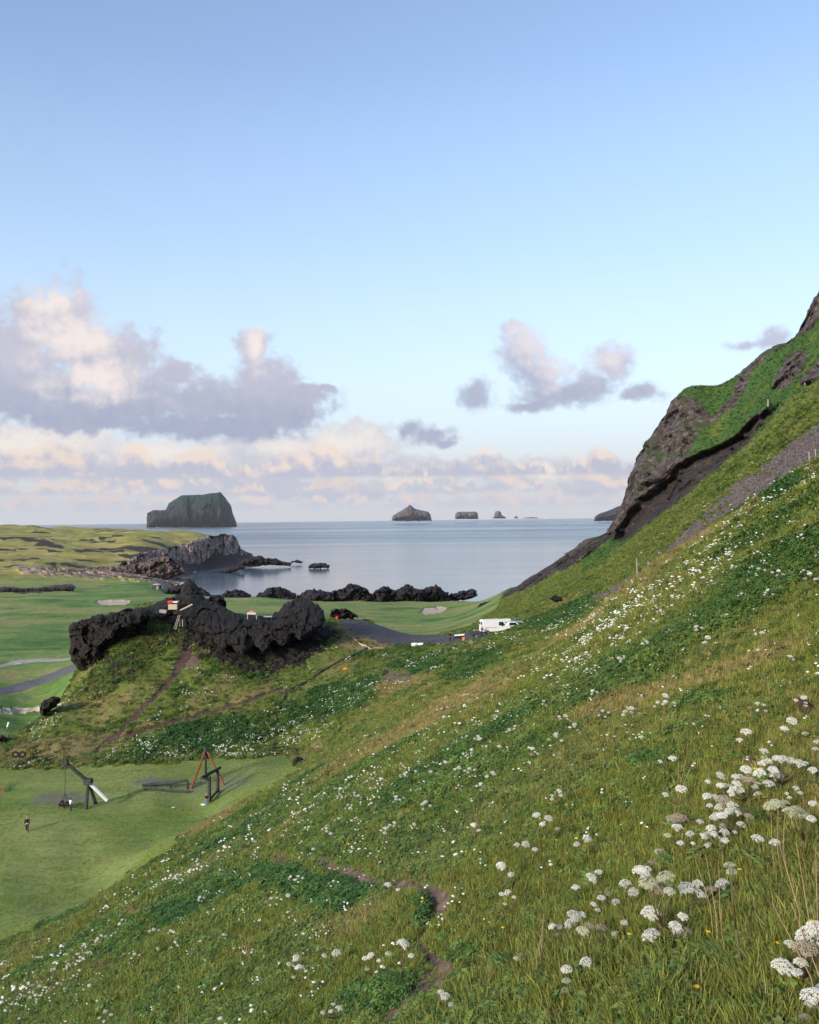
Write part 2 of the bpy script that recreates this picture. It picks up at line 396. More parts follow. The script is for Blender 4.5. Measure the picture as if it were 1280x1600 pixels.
# rock faces are pushed about in all three directions
VX, VY, VZ = GX.copy(), GY.copy(), GZ.copy()
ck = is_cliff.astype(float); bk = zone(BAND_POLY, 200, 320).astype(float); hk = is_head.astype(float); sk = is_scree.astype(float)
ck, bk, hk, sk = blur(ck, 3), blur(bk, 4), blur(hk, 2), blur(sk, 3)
nz = fbm(GX / 9, GY / 9, GZ / 6, 5, 0.6, ridge=True)
nb = fbm(GX / 2.6 + 40, GY / 2.6, GZ / 2.2, 3, 0.6)
_sx, _sz = (GX - 0.6 * GY) / 7.0, GZ / 6.0
fc1, fc2 = facet(_sx + 0.4 * nb, _sz + 0.3 * nz, 1.0), facet(_sx * 2.9, _sz * 2.7 + 0.3 * nb, 2.0)
push = 1.6 * nz + 0.7 * nb + 2.3 * fc1 + 0.95 * fc2
VY -= ck * push; VX -= ck * 0.6 * push
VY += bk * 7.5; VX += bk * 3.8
nh = fbm(GX / 16, GY / 16, GZ / 9, 5, 0.62, ridge=True); nh2 = fbm(GX / 7 + 9, GY / 30, GZ / 40, 4, 0.6, ridge=True)
VY -= hk * (9 * nh + 7 * nh2); VZ += hk * 2.5 * nh
VZ += sk * 0.28 * fbm(GX / 1.3, GY / 1.3, GZ / 1.3, 4, 0.7)

def ground(x, y):
    """height of the built ground (bilinear on the grid)"""
    x = np.asarray(x, float); y = np.asarray(y, float)
    th, r = np.arctan2(x, y), np.hypot(x, y)
    j = np.interp(th, TH, np.arange(len(TH))); i = np.interp(np.log(np.maximum(r, 0.71)), np.log(RR), np.arange(len(RR)))
    j0 = np.clip(j.astype(int), 0, len(TH) - 2); i0 = np.clip(i.astype(int), 0, len(RR) - 2)
    fj, fi = j - j0, i - i0
    return (GZ[i0, j0] * (1 - fi) * (1 - fj) + GZ[i0 + 1, j0] * fi * (1 - fj) + GZ[i0, j0 + 1] * (1 - fi) * fj + GZ[i0 + 1, j0 + 1] * fi * fj) + ZC
_ys = np.exp(np.linspace(math.log(1.6), math.log(1900), 4000))
def at(px, py, lo=1.6, hi=1900):
    """where the sight line of a photo pixel meets the ground"""
    d = CF + (px - 640) / FPX * CX - (py - 800) / FPX * CY
    ys = _ys[(_ys >= lo) & (_ys <= hi)]
    X, Z = d[0] / d[1] * ys, d[2] / d[1] * ys + ZC
    g = ground(X, ys)
    k = np.nonzero(Z <= g)[0]
    k = k[0] if len(k) else int(np.argmin(Z - g))
    return np.array([X[k], ys[k], g[k]])
# ------------------------------------------------------------------ sky nodes
def build_sky():
    nt = NT(world.node_tree)
    bg = nt.n['Background']
    STR = 0.106
    K = 1.0 / (STR * 2 ** SC.view_settings.exposure)
    sky = nt.new('ShaderNodeTexSky', sky_type='NISHITA', sun_disc=False)
    sky.sun_elevation, sky.sun_rotation = SUN_EL, SUN_AZ
    sky.altitude, sky.air_density, sky.dust_density, sky.ozone_density = 50.0, 1.0, 0.6, 1.6
    d = nt.vec('NORMALIZE', nt.new('ShaderNodeTexCoord').outputs['Generated'])
    sp = nt.new('ShaderNodeSeparateXYZ'); nt.l.new(d, sp.inputs[0])
    A = nt.math('MULTIPLY', nt.math('ARCTAN2', sp.outputs[0], sp.outputs[1]), 180 / math.pi)
    E = nt.math('MULTIPLY', nt.math('ARCSINE', sp.outputs[2]), 180 / math.pi)
    cb = nt.new('ShaderNodeCombineXYZ'); nt.l.new(A, cb.inputs[0]); nt.l.new(E, cb.inputs[1])
    AE = cb.outputs[0]
    wob = nt.new('ShaderNodeTexNoise'); nt.l.new(AE, wob.inputs['Vector']); wob.inputs['Scale'].default_value = 0.6; wob.inputs['Detail'].default_value = 6; wob.inputs['Roughness'].default_value = 0.62
    AEw = nt.vec('MULTIPLY_ADD', nt.vec('SUBTRACT', wob.outputs[1], (0.5, 0.5, 0.5)), (1.9, 1.5, 0), AE)
    big = nt.noise(AE, 0.42, 6, 0.58); small = nt.noise(AE, 1.3, 4, 0.52); lit_n = nt.noise(nt.vec('ADD', AE, (0.35, 0.55, 0.0)), 0.42, 6, 0.58)
    def col(rgb):
        return tuple(((c / 255 + 0.055) / 1.055) ** 2.4 * K for c in rgb)
    base = sky.outputs[0]
    base = nt.mix(1.0, base, (1.02, 0.95, 0.95, 1), 'MULTIPLY')
    hz = nt.ss(E, 2.0, 27.0, 0.96, 0.0, smooth=False)
    c = nt.mix(hz, base, nt.mix(nt.ss(E, 0.5, 9), col((214, 214, 221)), nt.mix(nt.ss(E, 8, 20), col((216, 234, 248)), col((190, 219, 247)))))
    # one broad bright bank low on the left and centre
    def px2(px, py):
        dd = CF + (px - 640) / FPX * CX - (py - 800) / FPX * CY
        return math.degrees(math.atan2(dd[0], dd[1])), math.degrees(math.asin(dd[2] / np.linalg.norm(dd)))
    def lobes(items, k=0.12, src=None):
        out = None
        for (cx, cy, rx, ry) in items:
            a0, e0 = px2(cx, cy); ra, re = rx / 24.2, ry / 24.2
            q = nt.vec('MULTIPLY_ADD', src or AEw, (1 / ra, 1 / re, 0), (-a0 / ra, -e0 / re, 0))
            s_ = nt.math('SUBTRACT', 1.0, nt.vec('LENGTH', q))
            out = s_ if out is None else nt.math('SMOOTH_MAX', out, s_, k)
        return out
    n0 = nt.math('SUBTRACT', big, 0.5); n1 = nt.math('SUBTRACT', small, 0.5)
    grad = nt.math('SUBTRACT', big, lit_n)
    def bank(items, spots, amp, soft, dark, mid, pale, amt, c, ebot, etop, off=0.0):
        s_ = nt.math('ADD', lobes(items), nt.math('MULTIPLY_ADD', n1, amp * 0.75, nt.math('MULTIPLY', n0, amp)))
        den = nt.math('MULTIPLY', nt.ss(s_, off, off + soft), amt)
        br = nt.math('ADD', lobes(spots, 0.3, AE), nt.math('MULTIPLY_ADD', grad, 2.2, nt.math('MULTIPLY', n1, 0.9)))
        hgt = nt.math('ADD', nt.math('MULTIPLY_ADD', n1, 1.6, E), nt.math('MULTIPLY', grad, 6.0))
        k1 = nt.mix(nt.ss(hgt, ebot, etop), col(dark), col(mid))
        k2 = nt.mix(nt.ss(br, -0.25, 1.0), k1, col(pale))
        return nt.mix(den, c, k2)
    c = bank([(60,705,170,58), (220,725,190,46), (-120,690,180,80), (420,705,170,40), (560,695,90,48), (330,735,260,34), (660,735,120,30), (840,735,130,28), (930,745,90,34), (500,765,300,18)],
             [(70,680,110,45), (10,700,90,40), (250,705,90,25), (545,690,70,30), (440,700,60,18), (860,735,80,20), (640,745,80,18), (-150,690,120,60)],
             1.0, 0.45, (184, 187, 206), (216, 208, 214), (255, 240, 226), 0.72, c, 2.2, 5.0)
    # rows of far cumulus: flat foot, heaped tops, lower rows farther off
    for (foot, high, k, seed, pale, shade, amt) in [
            (0.8, 1.0, 0.55, 1.0, (244, 222, 212), (204, 206, 217), 0.9),
            (1.75, 1.3, 0.40, 14.0, (251, 229, 216), (200, 202, 216), 0.95),
            (2.8, 2.0, 0.26, 31.0, (254, 234, 220), (192, 194, 212), 0.95),
            ]:
        off = nt.vec('ADD', AE, (seed * 3.7, seed, seed))
        top = nt.noise(nt.vec('MULTIPLY', off, (1, 0.4, 1)), k * 1.3, 6, 0.62)
        pf = nt.noise(off, k * 2.0, 5, 0.55); pf2 = nt.noise(nt.vec('ADD', off, (0.25, 0.5, 0)), k * 2.0, 5, 0.55)
        hgt = nt.math('MULTIPLY', nt.ss(top, 0.30, 0.58), high)
        rise = nt.math('SUBTRACT', E, nt.math('ADD', foot, nt.math('MULTIPLY', nt.math('SUBTRACT', pf, 0.5), 0.3)))
        gap = nt.math('SUBTRACT', nt.math('ADD', hgt, nt.math('MULTIPLY', nt.math('SUBTRACT', pf, 0.5), high * 1.1)), rise)
        den = nt.math('MULTIPLY', nt.ss(gap, -0.06, high * 0.34), nt.ss(rise, -0.22, 0.15))
        lit = nt.ss(nt.math('ADD', nt.math('MULTIPLY', nt.math('SUBTRACT', pf, pf2), 3.0), nt.math('DIVIDE', rise, high)), 0.05, 0.75)
        warm = nt.mix(nt.ss(nt.noise(off, k * 0.5, 2), 0.35, 0.65), col(tuple(0.95 * x for x in pale)), col(pale))
        c = nt.mix(nt.math('MULTIPLY', den, amt), c, nt.mix(lit, col(shade), warm))
    c = bank([(80,510,85,80), (30,560,90,90), (170,560,90,70), (60,620,150,60), (210,620,120,55), (310,625,110,45), (275,580,50,25), (400,545,34,40), (415,590,70,50), (430,640,110,45), (475,615,60,22), (330,665,190,30), (140,655,150,26), (-90,590,130,90), (505,612,26,12)],
             [(85,470,55,40), (110,525,80,45), (150,590,80,40), (400,535,24,40), (335,568,22,14)],
             1.15, 0.52, (164, 172, 198), (198, 197, 213), (250, 236, 230), 0.95, c, 5.2, 10.5)
    c = bank([(815,555,50,60), (850,590,60,45), (930,600,60,30), (955,570,48,42), (880,615,110,30), (750,615,42,32), (830,635,60,16), (1000,610,50,22), (802,512,22,18), (670,680,48,22), (640,672,26,16), (1205,533,42,20), (700,690,26,12), (1165,540,30,12)],
             [(830,535,40,45), (955,560,40,35), (870,575,40,30), (805,510,20,14)],
             1.2, 0.72, (168, 173, 198), (196, 196, 215), (234, 224, 228), 0.88, c, 7.0, 11.0)
    # the same kind of sky carries on beyond the frame
    out = nt.ss(nt.math('ABSOLUTE', A), 29, 36)
    g1 = nt.noise(nt.vec('MULTIPLY', d, (1, 1, 1.7)), 4.2, 7, 0.6); g2 = nt.noise(nt.vec('ADD', d, (0, 0, 0.06)), 4.2, 7, 0.6)
    dn = nt.math('MULTIPLY', nt.math('MULTIPLY', nt.ss(g1, 0.47, 0.60), out), nt.math('MULTIPLY', nt.ss(E, 0.5, 3), nt.ss(E, 22, 11)))
    c = nt.mix(nt.math('MULTIPLY', dn, 0.9), c, nt.mix(nt.ss(nt.math('SUBTRACT', g1, g2), -0.05, 0.10), col((175, 178, 200)), col((250, 230, 220))))
    nt.l.new(c, bg.inputs['Color'])
    bg.inputs['Strength'].default_value = STR
    world.cycles.sampling_method = 'MANUAL'
    world.cycles.sample_map_resolution = 512
build_sky()
# ------------------------------------------------------------------ ground cover masks
fr = T2[0]
wn1 = fbm(GX / 9, GY / 13, octv=5, gain=0.6); wn2 = fbm(GX / 3.1 + 30, GY / 4.1, octv=4, gain=0.6); wn3 = fbm(GX / 25 + 3, GY / 40, octv=3)
near_y = R2 < 100
hill = (R2 >= 104) & (R2 < 178)
dry = 0.40 + 0.60 * wn1 + 0.55 * wn2
lush = 0.30 + 0.8 * fbm(GX / 5 + 70, GY / 6, octv=5, gain=0.6) + 0.45 * fbm(GX / 1.6 + 20, GY / 1.9, octv=3)
bare = np.clip(-0.75 + 1.1 * fbm(GX / 4 + 11, GY / 5 + 70, octv=5, gain=0.65) + 0.3 * wn3, 0, 1)
def blob(cx, cy, rx, ry, rot=0.0, lo=0, hi=1e9):
    c, s_ = math.cos(R(rot)), math.sin(R(rot))
    dx, dy = JX - cx, JY - cy
    a, b = (dx * c + dy * s_) / rx, (-dx * s_ + dy * c) / ry
    return sstep(1.25, 0.45, np.hypot(a, b)) * ((R2 > lo) & (R2 < hi) & front)
for (cx, cy, rx, ry, rot, lo, hi, am) in [
        (520,1395,75,26,-8,3,40,.75),(662,1430,16,44,10,3,40,.6),(600,1562,85,34,-8,3,40,.75),(720,1500,35,14,-10,3,40,.9),(445,1370,40,25,20,3,40,.8),
        (880,955,75,22,-24,50,170,1.3),(330,1150,150,26,-12,104,150,.9),(520,1095,110,30,-18,104,150,.9),(640,1045,70,16,-15,104,160,.9),(740,1040,60,20,-24,60,150,.9),
        (1225,765,40,12,-38,20,80,1.2),(1100,815,12,40,45,100,200,.0),(60,1440,80,16,-18,25,80,.9),(280,1430,40,12,-20,12,60,.7),
        (1000,765,110,26,-43,180,260,1.0),(1010,1195,30,12,-10,4,20,.8),(1110,1090,60,14,-10,4,20,.5)]:
    am = am * (0.55 + 0.75 * np.clip(0.5 + fbm(GX / 2.2 + cx, GY / 2.8, octv=3), 0, 1))
    lush = lush + am * blob(cx, cy, rx, ry, rot, lo, hi); dry = dry - 0.8 * am * blob(cx, cy, rx, ry, rot, lo, hi)
for (cx, cy, rx, ry, rot, lo, hi, am) in [
        (420,1490,170,55,-14,3,40,.15),(560,1440,70,30,-20,3,30,.35),(800,1070,150,16,-38,20,70,.35),(590,1185,170,20,-30,30,100,.4),(330,1290,60,26,-50,50,100,.9),
        (1180,1030,140,14,-22,5,25,.6),(970,1095,120,14,-18,8,30,.5),(1050,870,150,14,-38,25,60,.6),(620,1070,60,18,-10,100,160,.9),(90,1170,120,16,-8,100,130,.4),
        (900,985,60,12,-30,30,200,.8),(860,960,60,14,-35,110,200,.6),(560,1000,50,20,10,150,200,.8),(200,1090,60,40,-35,104,150,.15),(300,1100,60,30,-25,108,150,.1),(680,1120,120,16,-32,30,100,.6)]:
    dry = dry + am * blob(cx, cy, rx, ry, rot, lo, hi); lush = lush - 0.5 * am * blob(cx, cy, rx, ry, rot, lo, hi)
for (cx, cy, rx, ry, rot, lo, hi, am) in [
        (455,1350,38,16,20,4,40,1.3),(210,1425,40,9,-20,15,70,1.0),(770,1090,60,7,-40,20,70,.8),(650,1185,50,7,-38,20,70,.7),(860,1035,40,6,-38,20,70,.6),(620,1055,40,12,5,100,160,.9),
        (1178,1188,26,9,-45,3,12,1.3),(1265,1110,30,10,-20,3,12,.8),(90,1530,110,16,-14,8,40,.8),(945,930,40,9,-30,50,170,.7),(800,1080,40,6,-35,18,60,.8),
        (296,1000,20,50,-6,138,156,1.4),(120,1172,30,12,0,108,125,.3),(560,985,40,12,20,150,200,.8)]:
    bare = bare + am * blob(cx, cy, rx, ry, rot, lo, hi); lush = lush - 0.8 * am * blob(cx, cy, rx, ry, rot, lo, hi)
# far slope: dry band beside the scree
fars = (R2 > 100) & (T2 > R(5)) & front & (R2 < 420)
dry = np.where(fars, dry * 0.55 + 0.08, dry); lush = np.where(fars, lush * 0.8 + 0.05, lush)
cap = fars & (R2 > 212) & (T2 > R(11))
dry = np.where(cap, dry * 0.5, dry); lush = np.where(cap, lush + 0.6, lush)
# caps of the cliff stay green
bare = np.where(golf_r, 0, bare)
lava_patch = np.clip(fbm(GX / 30 + 50, GY / 16, octv=5, gain=0.6) * 3.0 - 0.35, 0, 1) * (R2 > 690) * front
lava_patch = np.maximum(lava_patch, ((R2 > 640) & (GZ < -28) & front) * sstep(185, 290, PX + 60 * fbm(GX / 40, GY / 40, octv=4)))
shore_strip = near_line(JX, JY, [(-20,921),(40,922),(85,920),(112,917)], [4,5,5,5]) < 1
lava_patch = np.maximum(lava_patch, (shore_strip & (R2 > 380) & (R2 < 600)).astype(float))
sunny = sstep(560, 680, R2)                   # rough far plain, its sunlit yellow painted into the turf colour
dry, lush, bare = np.clip(dry, 0, 1), np.clip(lush, 0, 1), np.clip(bare, 0, 1)

# ------------------------------------------------------------------ ground materials
def m_grass(nt, bs):
    p = nt.pos()
    d, l, b = (nt.attr(k).outputs['Fac'] for k in ('dry', 'lush', 'bare'))
    fine = nt.noise(p, 2.2, 6, 0.7); mid = nt.noise(p, 0.5, 5, 0.65); fine2 = nt.noise(nt.vec('ADD', p, (40, 7, 3)), 7.0, 4, 0.7)
    base = nt.mix(nt.ss(mid, 0.35, 0.65), (0.10, 0.145, 0.028), (0.155, 0.185, 0.036))
    c = nt.mix(nt.ss(nt.math('ADD', d, nt.math('MULTIPLY', nt.math('SUBTRACT', fine, 0.5), 0.9)), 0.35, 0.95), base, (0.24, 0.205, 0.08))
    c = nt.mix(nt.ss(nt.math('ADD', l, nt.math('MULTIPLY', nt.math('SUBTRACT', fine, 0.5), 1.2)), 0.42, 0.8), c, (0.055, 0.12, 0.027))
    c = nt.mix(nt.ss(nt.math('ADD', b, nt.math('MULTIPLY', nt.math('SUBTRACT', fine, 0.5), 0.9)), 0.35, 0.75), c, nt.mix(fine2, (0.13, 0.085, 0.065), (0.20, 0.145, 0.12)))
    c = nt.mix(1.0, c, nt.ss(fine2, 0.25, 0.75, 0.62, 1.35), 'MULTIPLY')
    nt.l.new(c, bs.inputs['Base Color'])
    bm = nt.new('ShaderNodeBump'); bm.inputs['Strength'].default_value = 0.9; bm.inputs['Distance'].default_value = 0.25
    nt.l.new(nt.math('ADD', fine, nt.math('MULTIPLY', fine2, 0.4)), bm.inputs['Height']); nt.l.new(bm.outputs[0], bs.inputs['Normal'])
    bs.inputs['Roughness'].default_value = 0.9
M_GRASS = material('wild_grass', m_grass)
def m_meadow(nt, bs):
    p = nt.pos()
    big = nt.noise(p, 0.05, 5, 0.6); mid = nt.noise(nt.vec('MULTIPLY', p, (0.25, 0.9, 1)), 0.35, 5, 0.65); fine = nt.math('ADD', nt.math('MULTIPLY', nt.noise(p, 2.6, 6, 0.75), 0.6), nt.math('MULTIPLY', nt.noise(nt.vec('MULTIPLY', p, (0.35, 1.2, 1)), 0.9, 5, 0.7), 0.4))
    c = nt.mix(nt.ss(big, 0.38, 0.6), (0.125, 0.205, 0.038), (0.25, 0.29, 0.09))
    c = nt.mix(nt.ss(mid, 0.45, 0.75), c, (0.18, 0.19, 0.065))
    c = nt.mix(nt.ss(mid, 0.5, 0.25, 0, 0.55), c, (0.06, 0.13, 0.030))
    c = nt.mix(nt.attr('worn').outputs['Fac'], c, (0.17, 0.17, 0.12))
    c = nt.mix(1.0, c, nt.ss(fine, 0.25, 0.75, 0.72, 1.25), 'MULTIPLY')
    nt.l.new(c, bs.inputs['Base Color']); bs.inputs['Roughness'].default_value = 0.95
M_MEADOW = material('mown_grass', m_meadow)
def m_golf(nt, bs):
    p = nt.pos()
    big = nt.noise(nt.vec('MULTIPLY', p, (0.7, 1.2, 1)), 0.022, 5, 0.6); mid = nt.noise(nt.vec('MULTIPLY', p, (0.6, 1.1, 1)), 0.055, 6, 0.65); fine = nt.noise(p, 0.8, 5, 0.7)
    c = nt.mix(nt.ss(big, 0.40, 0.60), (0.105, 0.20, 0.036), (0.155, 0.235, 0.055))
    c = nt.mix(nt.ss(mid, 0.46, 0.60), c, (0.24, 0.24, 0.082))
    c = nt.mix(nt.ss(mid, 0.47, 0.36, 0, 0.9), c, (0.055, 0.13, 0.030))
    sunlit_turf = nt.mix(nt.ss(mid, 0.35, 0.65), (0.20, 0.20, 0.05), (0.38, 0.32, 0.105))  # sunlight on the far plain, painted as a yellower turf
    c = nt.mix(nt.math('MULTIPLY', nt.attr('plain').outputs['Fac'], nt.ss(big, 0.30, 0.5)), c, sunlit_turf)
    c = nt.mix(nt.ss(nt.math('ADD', nt.attr('lava').outputs['Fac'], nt.math('MULTIPLY', nt.math('SUBTRACT', fine, 0.5), 0.8)), 0.3, 0.6), c, (0.045, 0.036, 0.032))
    c = nt.mix(1.0, c, nt.ss(fine, 0.25, 0.75, 0.7, 1.25), 'MULTIPLY')
    nt.l.new(c, bs.inputs['Base Color']); bs.inputs['Roughness'].default_value = 0.95
M_GOLF = material('golf_turf', m_golf)
def rocky(name, dark, pale, scale, moss=0.0, bump=1.0, dist=0.5):
    def b(nt, bs):
        p = nt.pos()
        n = nt.noise(p, scale, 7, 0.68); n2 = nt.noise(p, scale * 0.17, 4, 0.6)
        vo = nt.new('ShaderNodeTexVoronoi', feature='DISTANCE_TO_EDGE'); nt.l.new(nt.vec('ADD', p, nt.vec('SCALE', nt.new('ShaderNodeTexNoise').outputs[1], 0.0)), vo.inputs['Vector']); vo.inputs['Scale'].default_value = scale * 0.9
        c = nt.mix(nt.ss(nt.math('ADD', n, nt.math('MULTIPLY', n2, 0.5)), 0.55, 0.95), dark, pale)
        c = nt.mix(nt.ss(vo.outputs[0], 0.0, 0.12, 0.6, 0.0), c, tuple(0.45 * x for x in dark))
        if moss:
            nz_ = nt.new('ShaderNodeSeparateXYZ'); nt.l.new(nt.new('ShaderNodeNewGeometry').outputs['Normal'], nz_.inputs[0])
            up = nt.math('ADD', nz_.outputs[2], nt.math('MULTIPLY', nt.math('SUBTRACT', n2, 0.5), 1.4))
            c = nt.mix(nt.ss(up, 1.0 - moss, 1.25 - moss, 0, 0.9), c, nt.mix(n, (0.03, 0.065, 0.018), (0.075, 0.10, 0.03)))
        nt.l.new(c, bs.inputs['Base Color']); bs.inputs['Roughness'].default_value = 0.85
        bm = nt.new('ShaderNodeBump'); bm.inputs['Strength'].default_value = bump; bm.inputs['Distance'].default_value = dist
        nt.l.new(nt.math('ADD', n, nt.math('MULTIPLY', vo.outputs[0], 0.5)), bm.inputs['Height']); nt.l.new(bm.outputs[0], bs.inputs['Normal'])
    return material(name, b)
M_CLIFF = rocky('basalt_cliff', (0.045, 0.037, 0.037), (0.19, 0.155, 0.155), 0.5, moss=0.30, dist=1.2)
M_BAND = rocky('dark_rock_and_shade', (0.028, 0.023, 0.024), (0.080, 0.066, 0.066), 0.7, dist=1.0)  # dark rock, blackened further to paint the shade under the cliff lip
M_HEAD = rocky('headland_rock', (0.20, 0.150, 0.130), (0.66, 0.48, 0.39), 0.16, moss=0.06, dist=5.0)
M_SHELF = rocky('shelf_rock', (0.035, 0.028, 0.028), (0.24, 0.18, 0.155), 0.2, dist=3.0)
M_LAVA = rocky('black_lava', (0.008, 0.0075, 0.008), (0.030, 0.025, 0.022), 0.9, moss=0.0, bump=0.6, dist=0.3)
M_SHORE = rocky('shore_lava', (0.014, 0.013, 0.016), (0.045, 0.038, 0.044), 0.35, dist=1.2)
M_SCREE = rocky('scree', (0.085, 0.070, 0.074), (0.20, 0.17, 0.172), 2.2, dist=0.3)
M_ROAD = rocky('gravel_road', (0.065, 0.058, 0.062), (0.12, 0.108, 0.112), 0.8, bump=0.3, dist=0.05)
M_DIRT = rocky('earth_path', (0.11, 0.068, 0.054), (0.24, 0.165, 0.135), 5.0, bump=0.8, dist=0.05)
M_TRACK = rocky('red_earth', (0.060, 0.036, 0.026), (0.125, 0.080, 0.055), 1.5, bump=0.6, dist=0.1)
M_ASPH = rocky('cart_path', (0.11, 0.105, 0.11), (0.16, 0.15, 0.155), 1.5, bump=0.2, dist=0.02)
M_PALEPATH = rocky('pale_path', (0.33, 0.31, 0.28), (0.45, 0.42, 0.38), 0.8, bump=0.2, dist=0.02)
M_SAND = rocky('bunker_sand', (0.42, 0.34, 0.27), (0.55, 0.46, 0.37), 0.5, bump=0.2, dist=0.05)
# ------------------------------------------------------------------ split the ground into its pieces
nr, nc = GX.shape
idx = np.arange(nr * nc).reshape(nr, nc)
Q = np.stack([idx[:-1, :-1], idx[1:, :-1], idx[1:, 1:], idx[:-1, 1:]], -1)
Q = Q[:, :, ::-1].reshape(-1, 4)
ids = np.zeros(GX.shape, int)
NAMES = ['hillside', 'golf_course', 'meadow', 'cliff', 'headland_cliff', 'scree', 'gravel_road', 'footpath', 'earth_track', 'cart_path', 'pale_cart_path', 'sand_bunker', 'sand_bunker', 'sand_bunker', 'dark_rock_and_shade_band', 'ground_shade_patch']
ids[golf_r] = 1; ids[is_meadow] = 2; ids[is_head] = 4; ids[is_scree] = 5; ids[is_cliff] = 3
ids[(zone(BAND_POLY, 200, 320) | zone([(785,938),(850,905),(960,838),(1020,795),(1000,790),(960,828),(905,858),(850,890),(800,920)], 200, 420)) & (ids != 5)] = 14  # undercut band with its shade painted in, plus the dark rock rib
_rag = 12 * fbm(PX / 22, PY / 10, R2 * 0 + 5.1, 4)
ids[in_poly(JX + _rag, JY + 0.7 * _rag, [(296,985),(330,970),(420,985),(510,972),(524,996),(486,1030),(436,1052),(384,1056),(344,1038),(312,1012)]) & (R2 > 128) & (R2 < 172) & front] = 15  # black patch painting the deep shade on the grass below the ridge
ids[is_track & (ids == 0)] = 8; ids[is_road] = 6; ids[is_path] = 7
ids[is_cart & (ids <= 1)] = 9; ids[is_cart_b & (ids <= 1)] = 10
for k, b in enumerate(is_bunker): ids[b & (ids == 1)] = 11 + k
worn = np.clip(blob(330,1228,75,12,-6,80,118) * .7 + blob(400,1205,60,18,0,80,118) * .25 + blob(95,1248,50,11,-4,80,118) * 1.2 + blob(240,1222,40,8,0,80,118) * 1.2, 0, 1)
fid = ids[:-1, :-1].ravel()
deep = (GZ < SEA - 6); deepq = (deep[:-1, :-1] & deep[1:, 1:]).ravel()
VW = np.stack([VX.ravel(), VY.ravel(), VZ.ravel() + ZC], 1)
ATT = dict(dry=dry.ravel(), lush=lush.ravel(), bare=bare.ravel(), worn=worn.ravel(), plain=sunny.ravel(), lava=lava_patch.ravel())
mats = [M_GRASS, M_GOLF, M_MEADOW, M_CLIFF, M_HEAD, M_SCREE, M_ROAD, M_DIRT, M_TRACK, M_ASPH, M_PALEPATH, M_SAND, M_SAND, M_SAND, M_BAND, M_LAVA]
use = [('dry', 'lush', 'bare'), ('plain', 'lava'), ('worn',)] + [()] * 13
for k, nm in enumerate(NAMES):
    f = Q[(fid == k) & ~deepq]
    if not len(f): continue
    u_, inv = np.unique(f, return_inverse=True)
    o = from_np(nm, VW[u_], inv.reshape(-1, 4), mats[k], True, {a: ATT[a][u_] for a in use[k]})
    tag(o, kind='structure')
# ------------------------------------------------------------------ sea
def m_sea(nt, bs):
    p = nt.pos()
    st = nt.noise(nt.vec('MULTIPLY', p, (0.30, 1.0, 1.0)), 0.0014, 6, 0.62, 0.6)
    bs.inputs['Base Color'].default_value = (0.06, 0.105, 0.14, 1)
    calm = nt.ss(nt.vec('LENGTH', p), 700, 2600, 0.15, 1.0)
    bs.inputs['Specular IOR Level'].default_value = 0.5
    nt.l.new(nt.math('MULTIPLY', nt.ss(st, 0.38, 0.62, 0.20, 0.33), nt.math('MULTIPLY_ADD', calm, 0.6, 0.4)), bs.inputs['Roughness'])
    w1 = nt.noise(nt.vec('MULTIPLY', p, (0.5, 1.0, 1.0)), 0.16, 4, 0.6); w2 = nt.noise(nt.vec('MULTIPLY', p, (0.7, 1.0, 1.0)), 0.03, 3, 0.6)
    bm = nt.new('ShaderNodeBump'); bm.inputs['Distance'].default_value = 1.0
    nt.l.new(nt.math('MULTIPLY', nt.ss(st, 0.38, 0.62, 0.07, 0.18), calm), bm.inputs['Strength'])
    nt.l.new(nt.math('ADD', w1, nt.math('MULTIPLY', w2, 0.6)), bm.inputs['Height']); nt.l.new(bm.outputs[0], bs.inputs['Normal'])
M_SEA = material('sea_water', m_sea)
a_ = np.linspace(0, 2 * math.pi, 97)[:-1]
rs = np.array([150.0, 400, 1000, 3000, 9000, 20000, 37000])
SV = np.concatenate([np.stack([r * np.sin(a_), r * np.cos(a_) , 0 * a_], 1) for r in rs])
SF = [(i * 96 + j, i * 96 + (j + 1) % 96, (i + 1) * 96 + (j + 1) % 96, (i + 1) * 96 + j) for i in range(len(rs) - 1) for j in range(96)]
tag(from_np('sea', SV, np.array(SF)[:, ::-1], M_SEA, True), kind='structure')
